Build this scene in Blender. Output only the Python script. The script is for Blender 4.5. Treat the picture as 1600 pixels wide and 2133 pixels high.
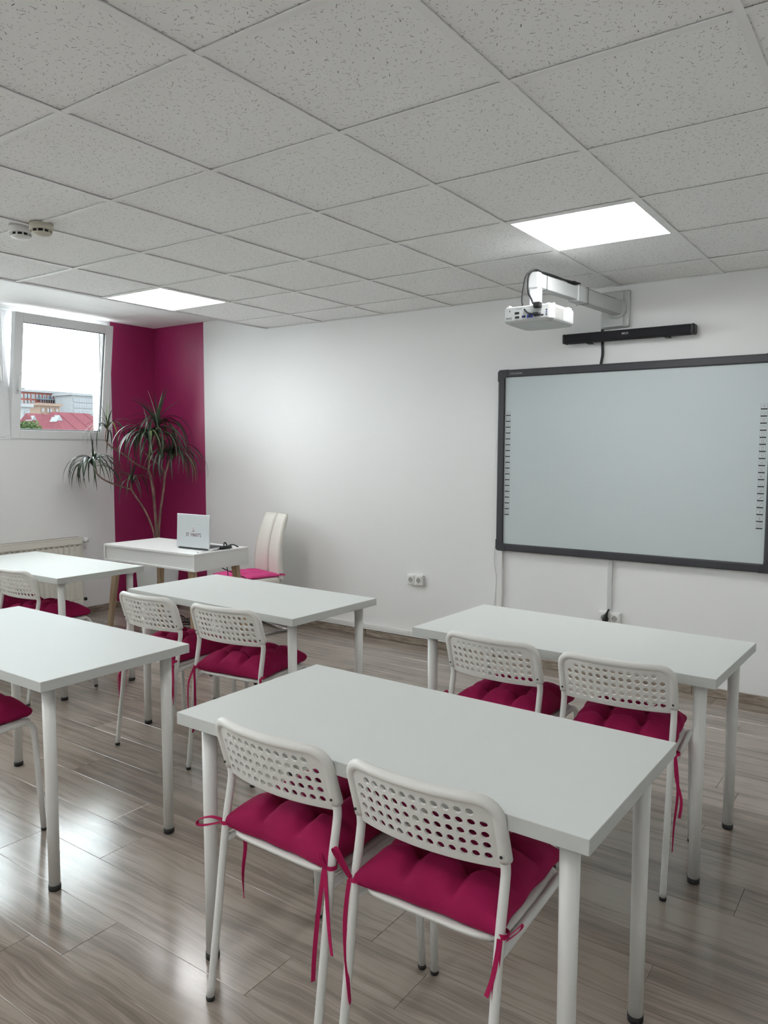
import bpy, bmesh, math, random
from mathutils import Vector, Matrix, Euler
R = math.radians
SC = bpy.context.scene
for o in list(bpy.data.objects):
    bpy.data.objects.remove(o)
COL = SC.collection

# ------------------------------------------------------------------ camera
YAW, PIT, ROL = -0.61340, -0.08086, 0.0032
CAM_LOC = Vector((1.603, -2.014, 1.471))
_f = Vector((math.sin(YAW)*math.cos(PIT), math.cos(YAW)*math.cos(PIT), math.sin(PIT)))
_r = Vector((math.cos(YAW), -math.sin(YAW), 0)); _u = _r.cross(_f)
_r2 = _r*math.cos(ROL)+_u*math.sin(ROL); _u2 = -_r*math.sin(ROL)+_u*math.cos(ROL)
cam_d = bpy.data.cameras.new('camera')
cam = bpy.data.objects.new('camera', cam_d); COL.objects.link(cam)
M = Matrix.Identity(4)
for k in range(3):
    M[k][0] = _r2[k]; M[k][1] = _u2[k]; M[k][2] = -_f[k]; M[k][3] = CAM_LOC[k]
cam.matrix_world = M
cam_d.sensor_fit = 'HORIZONTAL'; cam_d.sensor_width = 36.0
cam_d.lens = 1592.14/1600*36.0
cam_d.clip_end = 2000; cam_d.clip_start = 0.05
SC.camera = cam

# ------------------------------------------------------------------ world: bright overcast sky
WORLD_STRENGTH = 5.5
PANEL_STRENGTH = 6.3
EXPOSURE = 1.34
w = bpy.data.worlds.new('overcast_sky'); SC.world = w; w.use_nodes = True
nt = w.node_tree; nt.nodes.clear()
tc = nt.nodes.new('ShaderNodeTexCoord')
mp = nt.nodes.new('ShaderNodeMapping'); mp.inputs['Scale'].default_value = (1, 1, 2.6)
nz = nt.nodes.new('ShaderNodeTexNoise'); nz.inputs['Scale'].default_value = 2.2; nz.inputs['Detail'].default_value = 6
cr = nt.nodes.new('ShaderNodeValToRGB')
cr.color_ramp.elements[0].position = 0.36; cr.color_ramp.elements[0].color = (0.56, 0.66, 0.76, 1)
cr.color_ramp.elements[1].position = 0.60; cr.color_ramp.elements[1].color = (0.97, 0.99, 1.0, 1)
bg = nt.nodes.new('ShaderNodeBackground'); bg.inputs['Strength'].default_value = WORLD_STRENGTH
wo = nt.nodes.new('ShaderNodeOutputWorld')
nt.links.new(tc.outputs['Generated'], mp.inputs['Vector']); nt.links.new(mp.outputs[0], nz.inputs['Vector'])
nt.links.new(nz.outputs['Fac'], cr.inputs[0]); nt.links.new(cr.outputs[0], bg.inputs['Color'])
nt.links.new(bg.outputs[0], wo.inputs[0])

vs = SC.view_settings
vs.view_transform = 'Standard'; vs.look = 'None'; vs.exposure = EXPOSURE; vs.gamma = 1.0
vs.use_curve_mapping = False
SC.cycles.max_bounces = 8; SC.cycles.diffuse_bounces = 5; SC.cycles.glossy_bounces = 3; SC.cycles.transparent_max_bounces = 8
SC.cycles.sample_clamp_indirect = 6.0
SC.cycles.use_denoising = True

# ------------------------------------------------------------------ room measures (metres)
XL, XR, YF, YB = -4.488, 2.62, 2.797, -4.60
ZC, ZR, XS = 2.491, 2.622, -3.0          # tile ceiling, raised strip, edge of the tile ceiling
WZ0, WZ1 = 1.545, 2.605                   # window opening heights

# ------------------------------------------------------------------ materials
def srgb(r, g, b):
    def c(v):
        v /= 255.0
        return v/12.92 if v <= 0.04045 else ((v+0.055)/1.055)**2.4
    return (c(r), c(g), c(b), 1)

def mat(name, col, rough=0.5, metal=0.0, spec=0.5, bump=0.0, bscale=200.0, coat=0.0, sheen=0.0, var=0.0, vscale=3.0):
    m = bpy.data.materials.new(name); m.use_nodes = True
    n = m.node_tree; b = n.nodes['Principled BSDF']
    b.inputs['Base Color'].default_value = col
    b.inputs['Roughness'].default_value = rough
    b.inputs['Metallic'].default_value = metal
    b.inputs['Specular IOR Level'].default_value = spec
    if coat: b.inputs['Coat Weight'].default_value = coat; b.inputs['Coat Roughness'].default_value = 0.25
    if sheen:
        b.inputs['Sheen Weight'].default_value = sheen; b.inputs['Sheen Roughness'].default_value = 0.5
        b.inputs['Sheen Tint'].default_value = (min(1, col[0]*3), col[1]*3, col[2]*3, 1)
    t = n.nodes.new('ShaderNodeTexCoord')
    if bump:
        z = n.nodes.new('ShaderNodeTexNoise'); z.inputs['Scale'].default_value = bscale; z.inputs['Detail'].default_value = 3
        u = n.nodes.new('ShaderNodeBump'); u.inputs['Strength'].default_value = bump; u.inputs['Distance'].default_value = 0.002
        n.links.new(t.outputs['Object'], z.inputs['Vector']); n.links.new(z.outputs['Fac'], u.inputs['Height'])
        n.links.new(u.outputs[0], b.inputs['Normal'])
    if var:
        z = n.nodes.new('ShaderNodeTexNoise'); z.inputs['Scale'].default_value = vscale; z.inputs['Detail'].default_value = 4
        r = n.nodes.new('ShaderNodeValToRGB')
        r.color_ramp.elements[0].position = 0.3; r.color_ramp.elements[1].position = 0.7
        r.color_ramp.elements[0].color = tuple(c*(1-var) for c in col[:3])+(1,)
        r.color_ramp.elements[1].color = tuple(min(1, c*(1+var)) for c in col[:3])+(1,)
        n.links.new(t.outputs['Object'], z.inputs['Vector']); n.links.new(z.outputs['Fac'], r.inputs[0])
        n.links.new(r.outputs[0], b.inputs['Base Color'])
    return m

def emat(name, col, strength):
    m = bpy.data.materials.new(name); m.use_nodes = True
    n = m.node_tree; n.nodes.clear()
    e = n.nodes.new('ShaderNodeEmission'); e.inputs[0].default_value = col; e.inputs[1].default_value = strength
    o = n.nodes.new('ShaderNodeOutputMaterial'); n.links.new(e.outputs[0], o.inputs[0])
    return m

def glass_mat(name):
    m = bpy.data.materials.new(name); m.use_nodes = True
    n = m.node_tree; n.nodes.clear()
    t = n.nodes.new('ShaderNodeBsdfTransparent'); t.inputs[0].default_value = (0.93, 0.96, 0.95, 1)
    g = n.nodes.new('ShaderNodeBsdfGlossy'); g.inputs['Roughness'].default_value = 0.02
    f = n.nodes.new('ShaderNodeFresnel'); f.inputs[0].default_value = 1.25
    x = n.nodes.new('ShaderNodeMixShader'); o = n.nodes.new('ShaderNodeOutputMaterial')
    n.links.new(f.outputs[0], x.inputs[0]); n.links.new(t.outputs[0], x.inputs[1]); n.links.new(g.outputs[0], x.inputs[2])
    n.links.new(x.outputs[0], o.inputs[0])
    return m

def wood_floor_mat():
    m = bpy.data.materials.new('laminate_oak_grey'); m.use_nodes = True
    n = m.node_tree; L = n.links.new; b = n.nodes['Principled BSDF']
    t = n.nodes.new('ShaderNodeTexCoord'); oi = n.nodes.new('ShaderNodeObjectInfo')
    off = n.nodes.new('ShaderNodeVectorMath'); off.operation = 'SCALE'; off.inputs[0].default_value = (37.0, 91.0, 13.0)
    L(oi.outputs['Random'], off.inputs['Scale'])
    add = n.nodes.new('ShaderNodeVectorMath'); L(t.outputs['Object'], add.inputs[0]); L(off.outputs[0], add.inputs[1])
    # warp for cathedral grain
    wn = n.nodes.new('ShaderNodeTexNoise'); wn.inputs['Scale'].default_value = 3.4; wn.inputs['Detail'].default_value = 2
    L(add.outputs[0], wn.inputs['Vector'])
    ws = n.nodes.new('ShaderNodeVectorMath'); ws.operation = 'SCALE'; ws.inputs['Scale'].default_value = 0.045
    L(wn.outputs['Color'], ws.inputs[0])
    a2 = n.nodes.new('ShaderNodeVectorMath'); L(add.outputs[0], a2.inputs[0]); L(ws.outputs[0], a2.inputs[1])
    mp = n.nodes.new('ShaderNodeMapping'); mp.inputs['Scale'].default_value = (1.1, 30, 1); L(a2.outputs[0], mp.inputs[0])
    g1 = n.nodes.new('ShaderNodeTexNoise'); g1.inputs['Scale'].default_value = 1.0; g1.inputs['Detail'].default_value = 5; g1.inputs['Roughness'].default_value = 0.6
    L(mp.outputs[0], g1.inputs['Vector'])
    mp2 = n.nodes.new('ShaderNodeMapping'); mp2.inputs['Scale'].default_value = (5, 190, 1); L(a2.outputs[0], mp2.inputs[0])
    g2 = n.nodes.new('ShaderNodeTexNoise'); g2.inputs['Scale'].default_value = 1.0; g2.inputs['Detail'].default_value = 3
    L(mp2.outputs[0], g2.inputs['Vector'])
    # large blotches
    g3 = n.nodes.new('ShaderNodeTexNoise'); g3.inputs['Scale'].default_value = 3.2; g3.inputs['Detail'].default_value = 3
    L(add.outputs[0], g3.inputs['Vector'])
    # rings round knots
    mp3 = n.nodes.new('ShaderNodeMapping'); mp3.inputs['Scale'].default_value = (1.3, 4.5, 1); L(add.outputs[0], mp3.inputs[0])
    vo = n.nodes.new('ShaderNodeTexVoronoi'); vo.inputs['Scale'].default_value = 1.0; L(mp3.outputs[0], vo.inputs['Vector'])
    wv = n.nodes.new('ShaderNodeMath'); wv.operation = 'MULTIPLY'; wv.inputs[1].default_value = 70; L(vo.outputs['Distance'], wv.inputs[0])
    wj = n.nodes.new('ShaderNodeMath'); wj.operation = 'MULTIPLY_ADD'; wj.inputs[1].default_value = 9.0; L(g3.outputs['Fac'], wj.inputs[0]); L(wv.outputs[0], wj.inputs[2])
    sn = n.nodes.new('ShaderNodeMath'); sn.operation = 'SINE'; L(wj.outputs[0], sn.inputs[0])
    kn = n.nodes.new('ShaderNodeMapRange'); kn.inputs['From Min'].default_value = 0.08; kn.inputs['From Max'].default_value = 0.42
    kn.inputs['To Min'].default_value = 1.0; kn.inputs['To Max'].default_value = 0.0; L(vo.outputs['Distance'], kn.inputs[0])
    rk = n.nodes.new('ShaderNodeMath'); rk.operation = 'MULTIPLY'; L(sn.outputs[0], rk.inputs[0]); L(kn.outputs[0], rk.inputs[1])
    # sum
    s1 = n.nodes.new('ShaderNodeMath'); s1.operation = 'MULTIPLY_ADD'; s1.inputs[1].default_value = 0.45; L(g2.outputs['Fac'], s1.inputs[0]); L(g1.outputs['Fac'], s1.inputs[2])
    s2 = n.nodes.new('ShaderNodeMath'); s2.operation = 'MULTIPLY_ADD'; s2.inputs[1].default_value = 0.45; L(g3.outputs['Fac'], s2.inputs[0]); L(s1.outputs[0], s2.inputs[2])
    s3 = n.nodes.new('ShaderNodeMath'); s3.operation = 'MULTIPLY_ADD'; s3.inputs[1].default_value = 0.03; L(rk.outputs[0], s3.inputs[0]); L(s2.outputs[0], s3.inputs[2])
    pl = n.nodes.new('ShaderNodeMath'); pl.operation = 'MULTIPLY_ADD'; pl.inputs[1].default_value = 0.16; L(oi.outputs['Random'], pl.inputs[0]); L(s3.outputs[0], pl.inputs[2])
    r = n.nodes.new('ShaderNodeValToRGB'); e = r.color_ramp.elements
    e[0].position = 0.58; e[0].color = srgb(117, 107, 98)
    e[1].position = 1.30 if False else 0.99; e[1].color = srgb(160, 149, 139)
    e.new(0.80).color = srgb(139, 128, 118)
    e.new(0.90).color = srgb(153, 142, 132)
    sub = n.nodes.new('ShaderNodeMath'); sub.operation = 'SUBTRACT'; sub.inputs[1].default_value = 0.16; L(pl.outputs[0], sub.inputs[0])
    L(sub.outputs[0], r.inputs[0]); L(r.outputs[0], b.inputs['Base Color'])
    rr = n.nodes.new('ShaderNodeMapRange'); rr.inputs['To Min'].default_value = 0.13; rr.inputs['To Max'].default_value = 0.24
    L(g2.outputs['Fac'], rr.inputs[0]); L(rr.outputs[0], b.inputs['Roughness'])
    bu = n.nodes.new('ShaderNodeBump'); bu.inputs['Strength'].default_value = 0.06; bu.inputs['Distance'].default_value = 0.0006
    L(s1.outputs[0], bu.inputs['Height']); L(bu.outputs[0], b.inputs['Normal'])
    b.inputs['Specular IOR Level'].default_value = 0.72
    return m

def simple_wood(name, c0, c1, sc=(3, 3, 40), rough=0.5):
    m = bpy.data.materials.new(name); m.use_nodes = True
    n = m.node_tree; L = n.links.new; b = n.nodes['Principled BSDF']
    t = n.nodes.new('ShaderNodeTexCoord'); mp = n.nodes.new('ShaderNodeMapping'); mp.inputs['Scale'].default_value = sc
    g = n.nodes.new('ShaderNodeTexNoise'); g.inputs['Scale'].default_value = 1.0; g.inputs['Detail'].default_value = 5
    r = n.nodes.new('ShaderNodeValToRGB'); r.color_ramp.elements[0].position = 0.35; r.color_ramp.elements[1].position = 0.68
    r.color_ramp.elements[0].color = c0; r.color_ramp.elements[1].color = c1
    L(t.outputs['Object'], mp.inputs[0]); L(mp.outputs[0], g.inputs['Vector']); L(g.outputs['Fac'], r.inputs[0]); L(r.outputs[0], b.inputs['Base Color'])
    b.inputs['Roughness'].default_value = rough
    return m

def fissure_mat():
    """mineral fibre tile: matt grey-white with short dark worm marks in random directions"""
    m = bpy.data.materials.new('mineral_tile'); m.use_nodes = True
    n = m.node_tree; L = n.links.new; b = n.nodes['Principled BSDF']
    t = n.nodes.new('ShaderNodeTexCoord'); oi = n.nodes.new('ShaderNodeObjectInfo')
    off = n.nodes.new('ShaderNodeVectorMath'); off.operation = 'SCALE'; off.inputs[0].default_value = (53.0, 17.0, 0.0)
    L(oi.outputs['Random'], off.inputs['Scale'])
    add = n.nodes.new('ShaderNodeVectorMath'); L(t.outputs['Object'], add.inputs[0]); L(off.outputs[0], add.inputs[1])
    marks = []
    for sc, ln, wd, thr, sh in ((29.0, 0.0070, 0.00080, 0.42, 0.0), (38.0, 0.0042, 0.0007, 0.42, 3.3), (56.0, 0.0017, 0.0008, 0.35, 7.7)):
        a = n.nodes.new('ShaderNodeVectorMath'); a.inputs[1].default_value = (sh, sh*1.7, 0); L(add.outputs[0], a.inputs[0])
        # slight wobble so marks bend
        wn = n.nodes.new('ShaderNodeTexNoise'); wn.inputs['Scale'].default_value = 90; wn.inputs['Detail'].default_value = 1; L(a.outputs[0], wn.inputs['Vector'])
        ws = n.nodes.new('ShaderNodeVectorMath'); ws.operation = 'SCALE'; ws.inputs['Scale'].default_value = 0.006; L(wn.outputs['Color'], ws.inputs[0])
        a2 = n.nodes.new('ShaderNodeVectorMath'); L(a.outputs[0], a2.inputs[0]); L(ws.outputs[0], a2.inputs[1])
        v = n.nodes.new('ShaderNodeTexVoronoi'); v.voronoi_dimensions = '2D'; v.inputs['Scale'].default_value = sc; L(a2.outputs[0], v.inputs['Vector'])
        d = n.nodes.new('ShaderNodeVectorMath'); d.operation = 'SUBTRACT'; L(a2.outputs[0], d.inputs[0]); L(v.outputs['Position'], d.inputs[1])
        sc_ = n.nodes.new('ShaderNodeSeparateColor'); L(v.outputs['Color'], sc_.inputs[0])
        an = n.nodes.new('ShaderNodeMath'); an.operation = 'MULTIPLY'; an.inputs[1].default_value = 6.283; L(sc_.outputs[0], an.inputs[0])
        ro = n.nodes.new('ShaderNodeVectorRotate'); ro.rotation_type = 'Z_AXIS'; L(d.outputs[0], ro.inputs['Vector']); L(an.outputs[0], ro.inputs['Angle'])
        sp = n.nodes.new('ShaderNodeSeparateXYZ'); L(ro.outputs[0], sp.inputs[0])
        ax = n.nodes.new('ShaderNodeMath'); ax.operation = 'ABSOLUTE'; L(sp.outputs[0], ax.inputs[0])
        ay = n.nodes.new('ShaderNodeMath'); ay.operation = 'ABSOLUTE'; L(sp.outputs[1], ay.inputs[0])
        lx = n.nodes.new('ShaderNodeMath'); lx.operation = 'LESS_THAN'; lx.inputs[1].default_value = ln; L(ax.outputs[0], lx.inputs[0])
        ly = n.nodes.new('ShaderNodeMath'); ly.operation = 'LESS_THAN'; ly.inputs[1].default_value = wd; L(ay.outputs[0], ly.inputs[0])
        lz = n.nodes.new('ShaderNodeMath'); lz.operation = 'GREATER_THAN'; lz.inputs[1].default_value = thr; L(sc_.outputs[1], lz.inputs[0])
        p = n.nodes.new('ShaderNodeMath'); p.operation = 'MULTIPLY'; L(lx.outputs[0], p.inputs[0]); L(ly.outputs[0], p.inputs[1])
        q = n.nodes.new('ShaderNodeMath'); q.operation = 'MULTIPLY'; L(p.outputs[0], q.inputs[0]); L(lz.outputs[0], q.inputs[1])
        q2 = n.nodes.new('ShaderNodeMath'); q2.operation = 'MULTIPLY'; L(q.outputs[0], q2.inputs[0]); L(sc_.outputs[2], q2.inputs[1])
        marks.append(q2)
    s = marks[0]
    for k in marks[1:]:
        a = n.nodes.new('ShaderNodeMath'); a.operation = 'MAXIMUM'; L(s.outputs[0], a.inputs[0]); L(k.outputs[0], a.inputs[1]); s = a
    mx = n.nodes.new('ShaderNodeMix'); mx.data_type = 'RGBA'
    mx.inputs['A'].default_value = (0.90, 0.90, 0.895, 1); mx.inputs['B'].default_value = (0.07, 0.07, 0.068, 1)
    pw = n.nodes.new('ShaderNodeMath'); pw.operation = 'POWER'; pw.inputs[1].default_value = 0.55; L(s.outputs[0], pw.inputs[0])
    L(pw.outputs[0], mx.inputs['Factor']); L(mx.outputs['Result'], b.inputs['Base Color'])
    b.inputs['Roughness'].default_value = 0.95; b.inputs['Specular IOR Level'].default_value = 0.15
    return m

def leaf_mat():
    m = bpy.data.materials.new('dracaena_leaf'); m.use_nodes = True
    n = m.node_tree; L = n.links.new; b = n.nodes['Principled BSDF']
    oi = n.nodes.new('ShaderNodeObjectInfo'); r = n.nodes.new('ShaderNodeValToRGB'); e = r.color_ramp.elements
    e[0].color = (0.012, 0.026, 0.016, 1); e[1].color = (0.16, 0.20, 0.05, 1); e[1].position = 1.0
    e.new(0.75).color = (0.03, 0.055, 0.026, 1); e.new(0.93).color = (0.06, 0.085, 0.035, 1)
    L(oi.outputs['Random'], r.inputs[0]); L(r.outputs[0], b.inputs['Base Color'])
    b.inputs['Roughness'].default_value = 0.38
    return m

MT = {}
MT['wall'] = mat('wall_paint_white', (0.82, 0.82, 0.817, 1), 0.6, bump=0.06, bscale=260)
MT['purple'] = mat('wall_paint_burgundy', srgb(156, 38, 92), 0.40, bump=0.05, bscale=260)
MT['ceil_plain'] = mat('ceiling_board', (0.84, 0.84, 0.835, 1), 0.8)
MT['tile'] = fissure_mat()
MT['grid'] = mat('grid_bar_metal', (0.86, 0.86, 0.855, 1), 0.55)
MT['void'] = mat('ceiling_void', (0.05, 0.05, 0.05, 1), 0.9)
MT['floor'] = wood_floor_mat()
MT['subfloor'] = mat('subfloor_dark', (0.06, 0.05, 0.045, 1), 0.8)
MT['skirt'] = simple_wood('skirting_oak', srgb(118, 104, 92), srgb(172, 160, 146), sc=(9, 9, 60))
MT['table'] = mat('white_laminate', (0.655, 0.68, 0.66, 1), 0.5, spec=0.3, bump=0.03, bscale=700)
MT['tedge'] = mat('white_edge_band', (0.52, 0.535, 0.515, 1), 0.45)
MT['metal_white'] = mat('white_powder_coat', (0.70, 0.70, 0.675, 1), 0.36)
MT['plastic_white'] = mat('white_chair_plastic', (0.70, 0.695, 0.66, 1), 0.38)
MT['rubber'] = mat('black_rubber', (0.012, 0.012, 0.012, 1), 0.6)
MT['fabric'] = mat('raspberry_cotton', srgb(146, 22, 72), 0.85, spec=0.2, bump=0.25, bscale=900, sheen=0.25, var=0.12, vscale=7)
MT['ribbon'] = mat('raspberry_ribbon', srgb(170, 26, 82), 0.75, spec=0.25, bump=0.2, bscale=900)
MT['fabric_pink'] = mat('pink_cotton', srgb(206, 72, 130), 0.85, spec=0.2, bump=0.25, bscale=900, sheen=0.25, var=0.10, vscale=7)
MT['leather'] = mat('cream_leatherette', (0.74, 0.715, 0.66, 1), 0.45, bump=0.12, bscale=350)
MT['seam'] = mat('seam_thread', (0.40, 0.36, 0.31, 1), 0.7)
MT['chrome'] = mat('chrome', (0.75, 0.75, 0.75, 1), 0.15, metal=1.0)
MT['legwood'] = simple_wood('leg_oak', srgb(168, 144, 116), srgb(196, 174, 146), sc=(30, 30, 4))
MT['desk'] = mat('white_desk_lacquer', (0.80, 0.80, 0.795, 1), 0.28)
MT['laptop'] = mat('silver_aluminium', (0.62, 0.65, 0.67, 1), 0.38, metal=0.35)
MT['dark'] = mat('dark_plastic', (0.02, 0.02, 0.022, 1), 0.45)
MT['screen_off'] = mat('laptop_screen', (0.02, 0.02, 0.025, 1), 0.12)
MT['logo'] = mat('logo_ink', srgb(96, 52, 72), 0.6)
MT['logo_white'] = mat('logo_white', (0.8, 0.8, 0.8, 1), 0.5)
MT['board'] = mat('board_surface', (0.545, 0.60, 0.615, 1), 0.42)
MT['bframe'] = mat('board_frame_charcoal', srgb(58, 58, 64), 0.42)
MT['bframe2'] = mat('board_corner_charcoal', srgb(50, 50, 55), 0.5)
MT['black'] = mat('black_plastic', (0.007, 0.007, 0.009, 1), 0.5)
MT['speaker_cloth'] = mat('speaker_cloth', (0.006, 0.006, 0.009, 1), 0.8, bump=0.3, bscale=1500)
MT['keywhite'] = mat('board_key_face', (0.58, 0.615, 0.63, 1), 0.5)
MT['keyink'] = mat('board_key_ink', (0.03, 0.03, 0.035, 1), 0.5)
MT['keygrey'] = mat('board_key_line', (0.17, 0.18, 0.19, 1), 0.5)
MT['pvc'] = mat('white_pvc', (0.78, 0.78, 0.77, 1), 0.4)
MT['pvc_grey'] = mat('grey_pvc', (0.60, 0.62, 0.61, 1), 0.45)
MT['winframe'] = mat('window_upvc', (0.80, 0.81, 0.82, 1), 0.32)
MT['gasket'] = mat('window_gasket', (0.03, 0.03, 0.035, 1), 0.6)
MT['glass'] = glass_mat('window_glass')
MT['radiator'] = mat('radiator_enamel', (0.72, 0.70, 0.63, 1), 0.35)
MT['rad_slot'] = mat('radiator_slot', (0.22, 0.21, 0.18, 1), 0.6)
MT['projector'] = mat('projector_white', (0.56, 0.58, 0.58, 1), 0.4)
MT['proj_grey'] = mat('projector_grey', (0.50, 0.52, 0.52, 1), 0.45)
MT['port_blue'] = mat('port_blue', (0.02, 0.04, 0.30, 1), 0.4)
MT['mount'] = mat('mount_white_steel', (0.50, 0.515, 0.51, 1), 0.35)
MT['det_white'] = mat('detector_white', (0.78, 0.78, 0.77, 1), 0.45)
MT['det_cream'] = mat('detector_cream', (0.56, 0.53, 0.44, 1), 0.5)
MT['socket'] = mat('socket_white', (0.78, 0.78, 0.765, 1), 0.35)
MT['socket_in'] = mat('socket_well', (0.40, 0.40, 0.39, 1), 0.5)
MT['pot'] = mat('planter_white', (0.78, 0.80, 0.81, 1), 0.4)
MT['soil'] = mat('soil', (0.03, 0.02, 0.015, 1), 0.95)
MT['stem'] = simple_wood('dracaena_stem', srgb(96, 72, 66), srgb(150, 122, 110), sc=(60, 60, 12), rough=0.8)
MT['leaf'] = leaf_mat()
MT['cable_white'] = mat('white_cable', (0.62, 0.62, 0.60, 1), 0.5)
MT['panel_light'] = emat('led_diffuser', (1.0, 1.0, 1.0, 1), PANEL_STRENGTH)

# ------------------------------------------------------------------ mesh builder
class MB:
    def __init__(s):
        s.v = []; s.f = []; s.m = []; s.s = []
    def add(s, verts, faces, mi=0, smooth=False):
        o = len(s.v); s.v += [tuple(p) for p in verts]
        for f in faces:
            s.f.append([o+i for i in f]); s.m.append(mi); s.s.append(smooth)
        return s
    def box(s, lo, hi, mi=0, b=0.0, seg=1, mtx=None):
        lo = Vector(lo); hi = Vector(hi); c = (lo+hi)/2; h = hi-lo
        bm = bmesh.new(); bmesh.ops.create_cube(bm, size=1.0)
        for v in bm.verts: v.co = Vector((v.co.x*h.x, v.co.y*h.y, v.co.z*h.z))
        if b > 0:
            bmesh.ops.bevel(bm, geom=list(bm.edges), offset=b, segments=seg, profile=0.5, affect='EDGES')
        bm.verts.index_update()
        vs_ = [c+v.co for v in bm.verts]
        if mtx is not None: vs_ = [mtx @ p for p in vs_]
        s.add(vs_, [[v.index for v in f.verts] for f in bm.faces], mi, False)
        bm.free(); return s
    def tube(s, path, r, n=10, mi=0, caps=True, flat=None, closed=False):
        P = [Vector(p) for p in path]; N = len(P)
        rad = r if isinstance(r, (list, tuple)) else [r]*N
        T = []
        for i in range(N):
            if closed: t = P[(i+1) % N]-P[i-1]
            else: t = P[min(i+1, N-1)]-P[max(i-1, 0)]
            T.append(t.normalized() if t.length > 1e-9 else Vector((0, 0, 1)))
        up = Vector((0, 0, 1)) if abs(T[0].z) < 0.9 else Vector((1, 0, 0))
        nn = (up-T[0]*up.dot(T[0])).normalized()
        vs_ = []
        for i in range(N):
            nn = (nn-T[i]*nn.dot(T[i]))
            nn = nn.normalized() if nn.length > 1e-6 else T[i].orthogonal().normalized()
            bb = T[i].cross(nn)
            for k in range(n):
                a = 2*math.pi*k/n
                vs_.append(P[i]+nn*(math.cos(a)*rad[i])+bb*(math.sin(a)*rad[i]))
        fs = []
        for i in range(N if closed else N-1):
            j = (i+1) % N
            for k in range(n):
                k2 = (k+1) % n
                fs.append([i*n+k, i*n+k2, j*n+k2, j*n+k])
        s.add(vs_, fs, mi, True)
        if caps and not closed:
            o = len(s.v)-len(vs_)
            s.f.append([o+k for k in range(n-1, -1, -1)]); s.m.append(mi); s.s.append(False)
            s.f.append([o+(N-1)*n+k for k in range(n)]); s.m.append(mi); s.s.append(False)
        return s
    def lathe(s, prof, c=(0, 0, 0), n=24, mi=0, mtx=None, smooth=True):
        """prof: list of (radius, height) from bottom to top, closed at ends when radius 0"""
        vs_ = []; fs = []
        for (r, z) in prof:
            for k in range(n):
                a = 2*math.pi*k/n
                vs_.append(Vector((r*math.cos(a), r*math.sin(a), z)))
        for i in range(len(prof)-1):
            for k in range(n):
                k2 = (k+1) % n
                fs.append([i*n+k, i*n+k2, (i+1)*n+k2, (i+1)*n+k])
        if mtx is not None: vs_ = [mtx @ p for p in vs_]
        vs_ = [p+Vector(c) for p in vs_]
        s.add(vs_, fs, mi, smooth)
        o = len(s.v)-len(vs_); L_ = len(prof)
        if prof[0][0] > 1e-6:
            s.f.append([o+k for k in range(n-1, -1, -1)]); s.m.append(mi); s.s.append(False)
        if prof[-1][0] > 1e-6:
            s.f.append([o+(L_-1)*n+k for k in range(n)]); s.m.append(mi); s.s.append(False)
        return s
    def prism(s, poly, z0, z1, mi=0, mtx=None):
        n = len(poly)
        vs_ = [Vector((p[0], p[1], z0)) for p in poly]+[Vector((p[0], p[1], z1)) for p in poly]
        if mtx is not None: vs_ = [mtx @ p for p in vs_]
        fs = [list(range(n-1, -1, -1)), list(range(n, 2*n))]+[[k, (k+1) % n, n+(k+1) % n, n+k] for k in range(n)]
        return s.add(vs_, fs, mi)
    def band(s, path, wid, thick, wdir, mi=0):
        """flat ribbon along path; wdir: width direction(s)"""
        P = [Vector(p) for p in path]; N = len(P); vs_ = []; fs = []
        for i in range(N):
            t = (P[min(i+1, N-1)]-P[max(i-1, 0)]).normalized()
            wd = Vector(wdir[i] if isinstance(wdir, list) else wdir)
            wd = (wd-t*wd.dot(t)).normalized(); nn = t.cross(wd)
            for a, b in ((-1, -1), (1, -1), (1, 1), (-1, 1)):
                vs_.append(P[i]+wd*(a*wid/2)+nn*(b*thick/2))
        for i in range(N-1):
            for k in range(4):
                k2 = (k+1) % 4
                fs.append([i*4+k, i*4+k2, (i+1)*4+k2, (i+1)*4+k])
        fs.append([3, 2, 1, 0]); fs.append([(N-1)*4+k for k in range(4)])
        return s.add(vs_, fs, mi, False)
    def mesh(s, name, mats):
        me = bpy.data.meshes.new(name); me.from_pydata(s.v, [], s.f)
        for m in (mats if isinstance(mats, (list, tuple)) else [mats]): me.materials.append(MT[m] if isinstance(m, str) else m)
        me.polygons.foreach_set('material_index', s.m); me.polygons.foreach_set('use_smooth', s.s)
        me.update(); return me
    def build(s, name, mats, parent=None, loc=None, rot=None):
        o = bpy.data.objects.new(name, s.mesh(name, mats)); COL.objects.link(o)
        if parent is not None: o.parent = parent
        if loc is not None: o.location = loc
        if rot is not None: o.rotation_euler = rot
        return o

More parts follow.
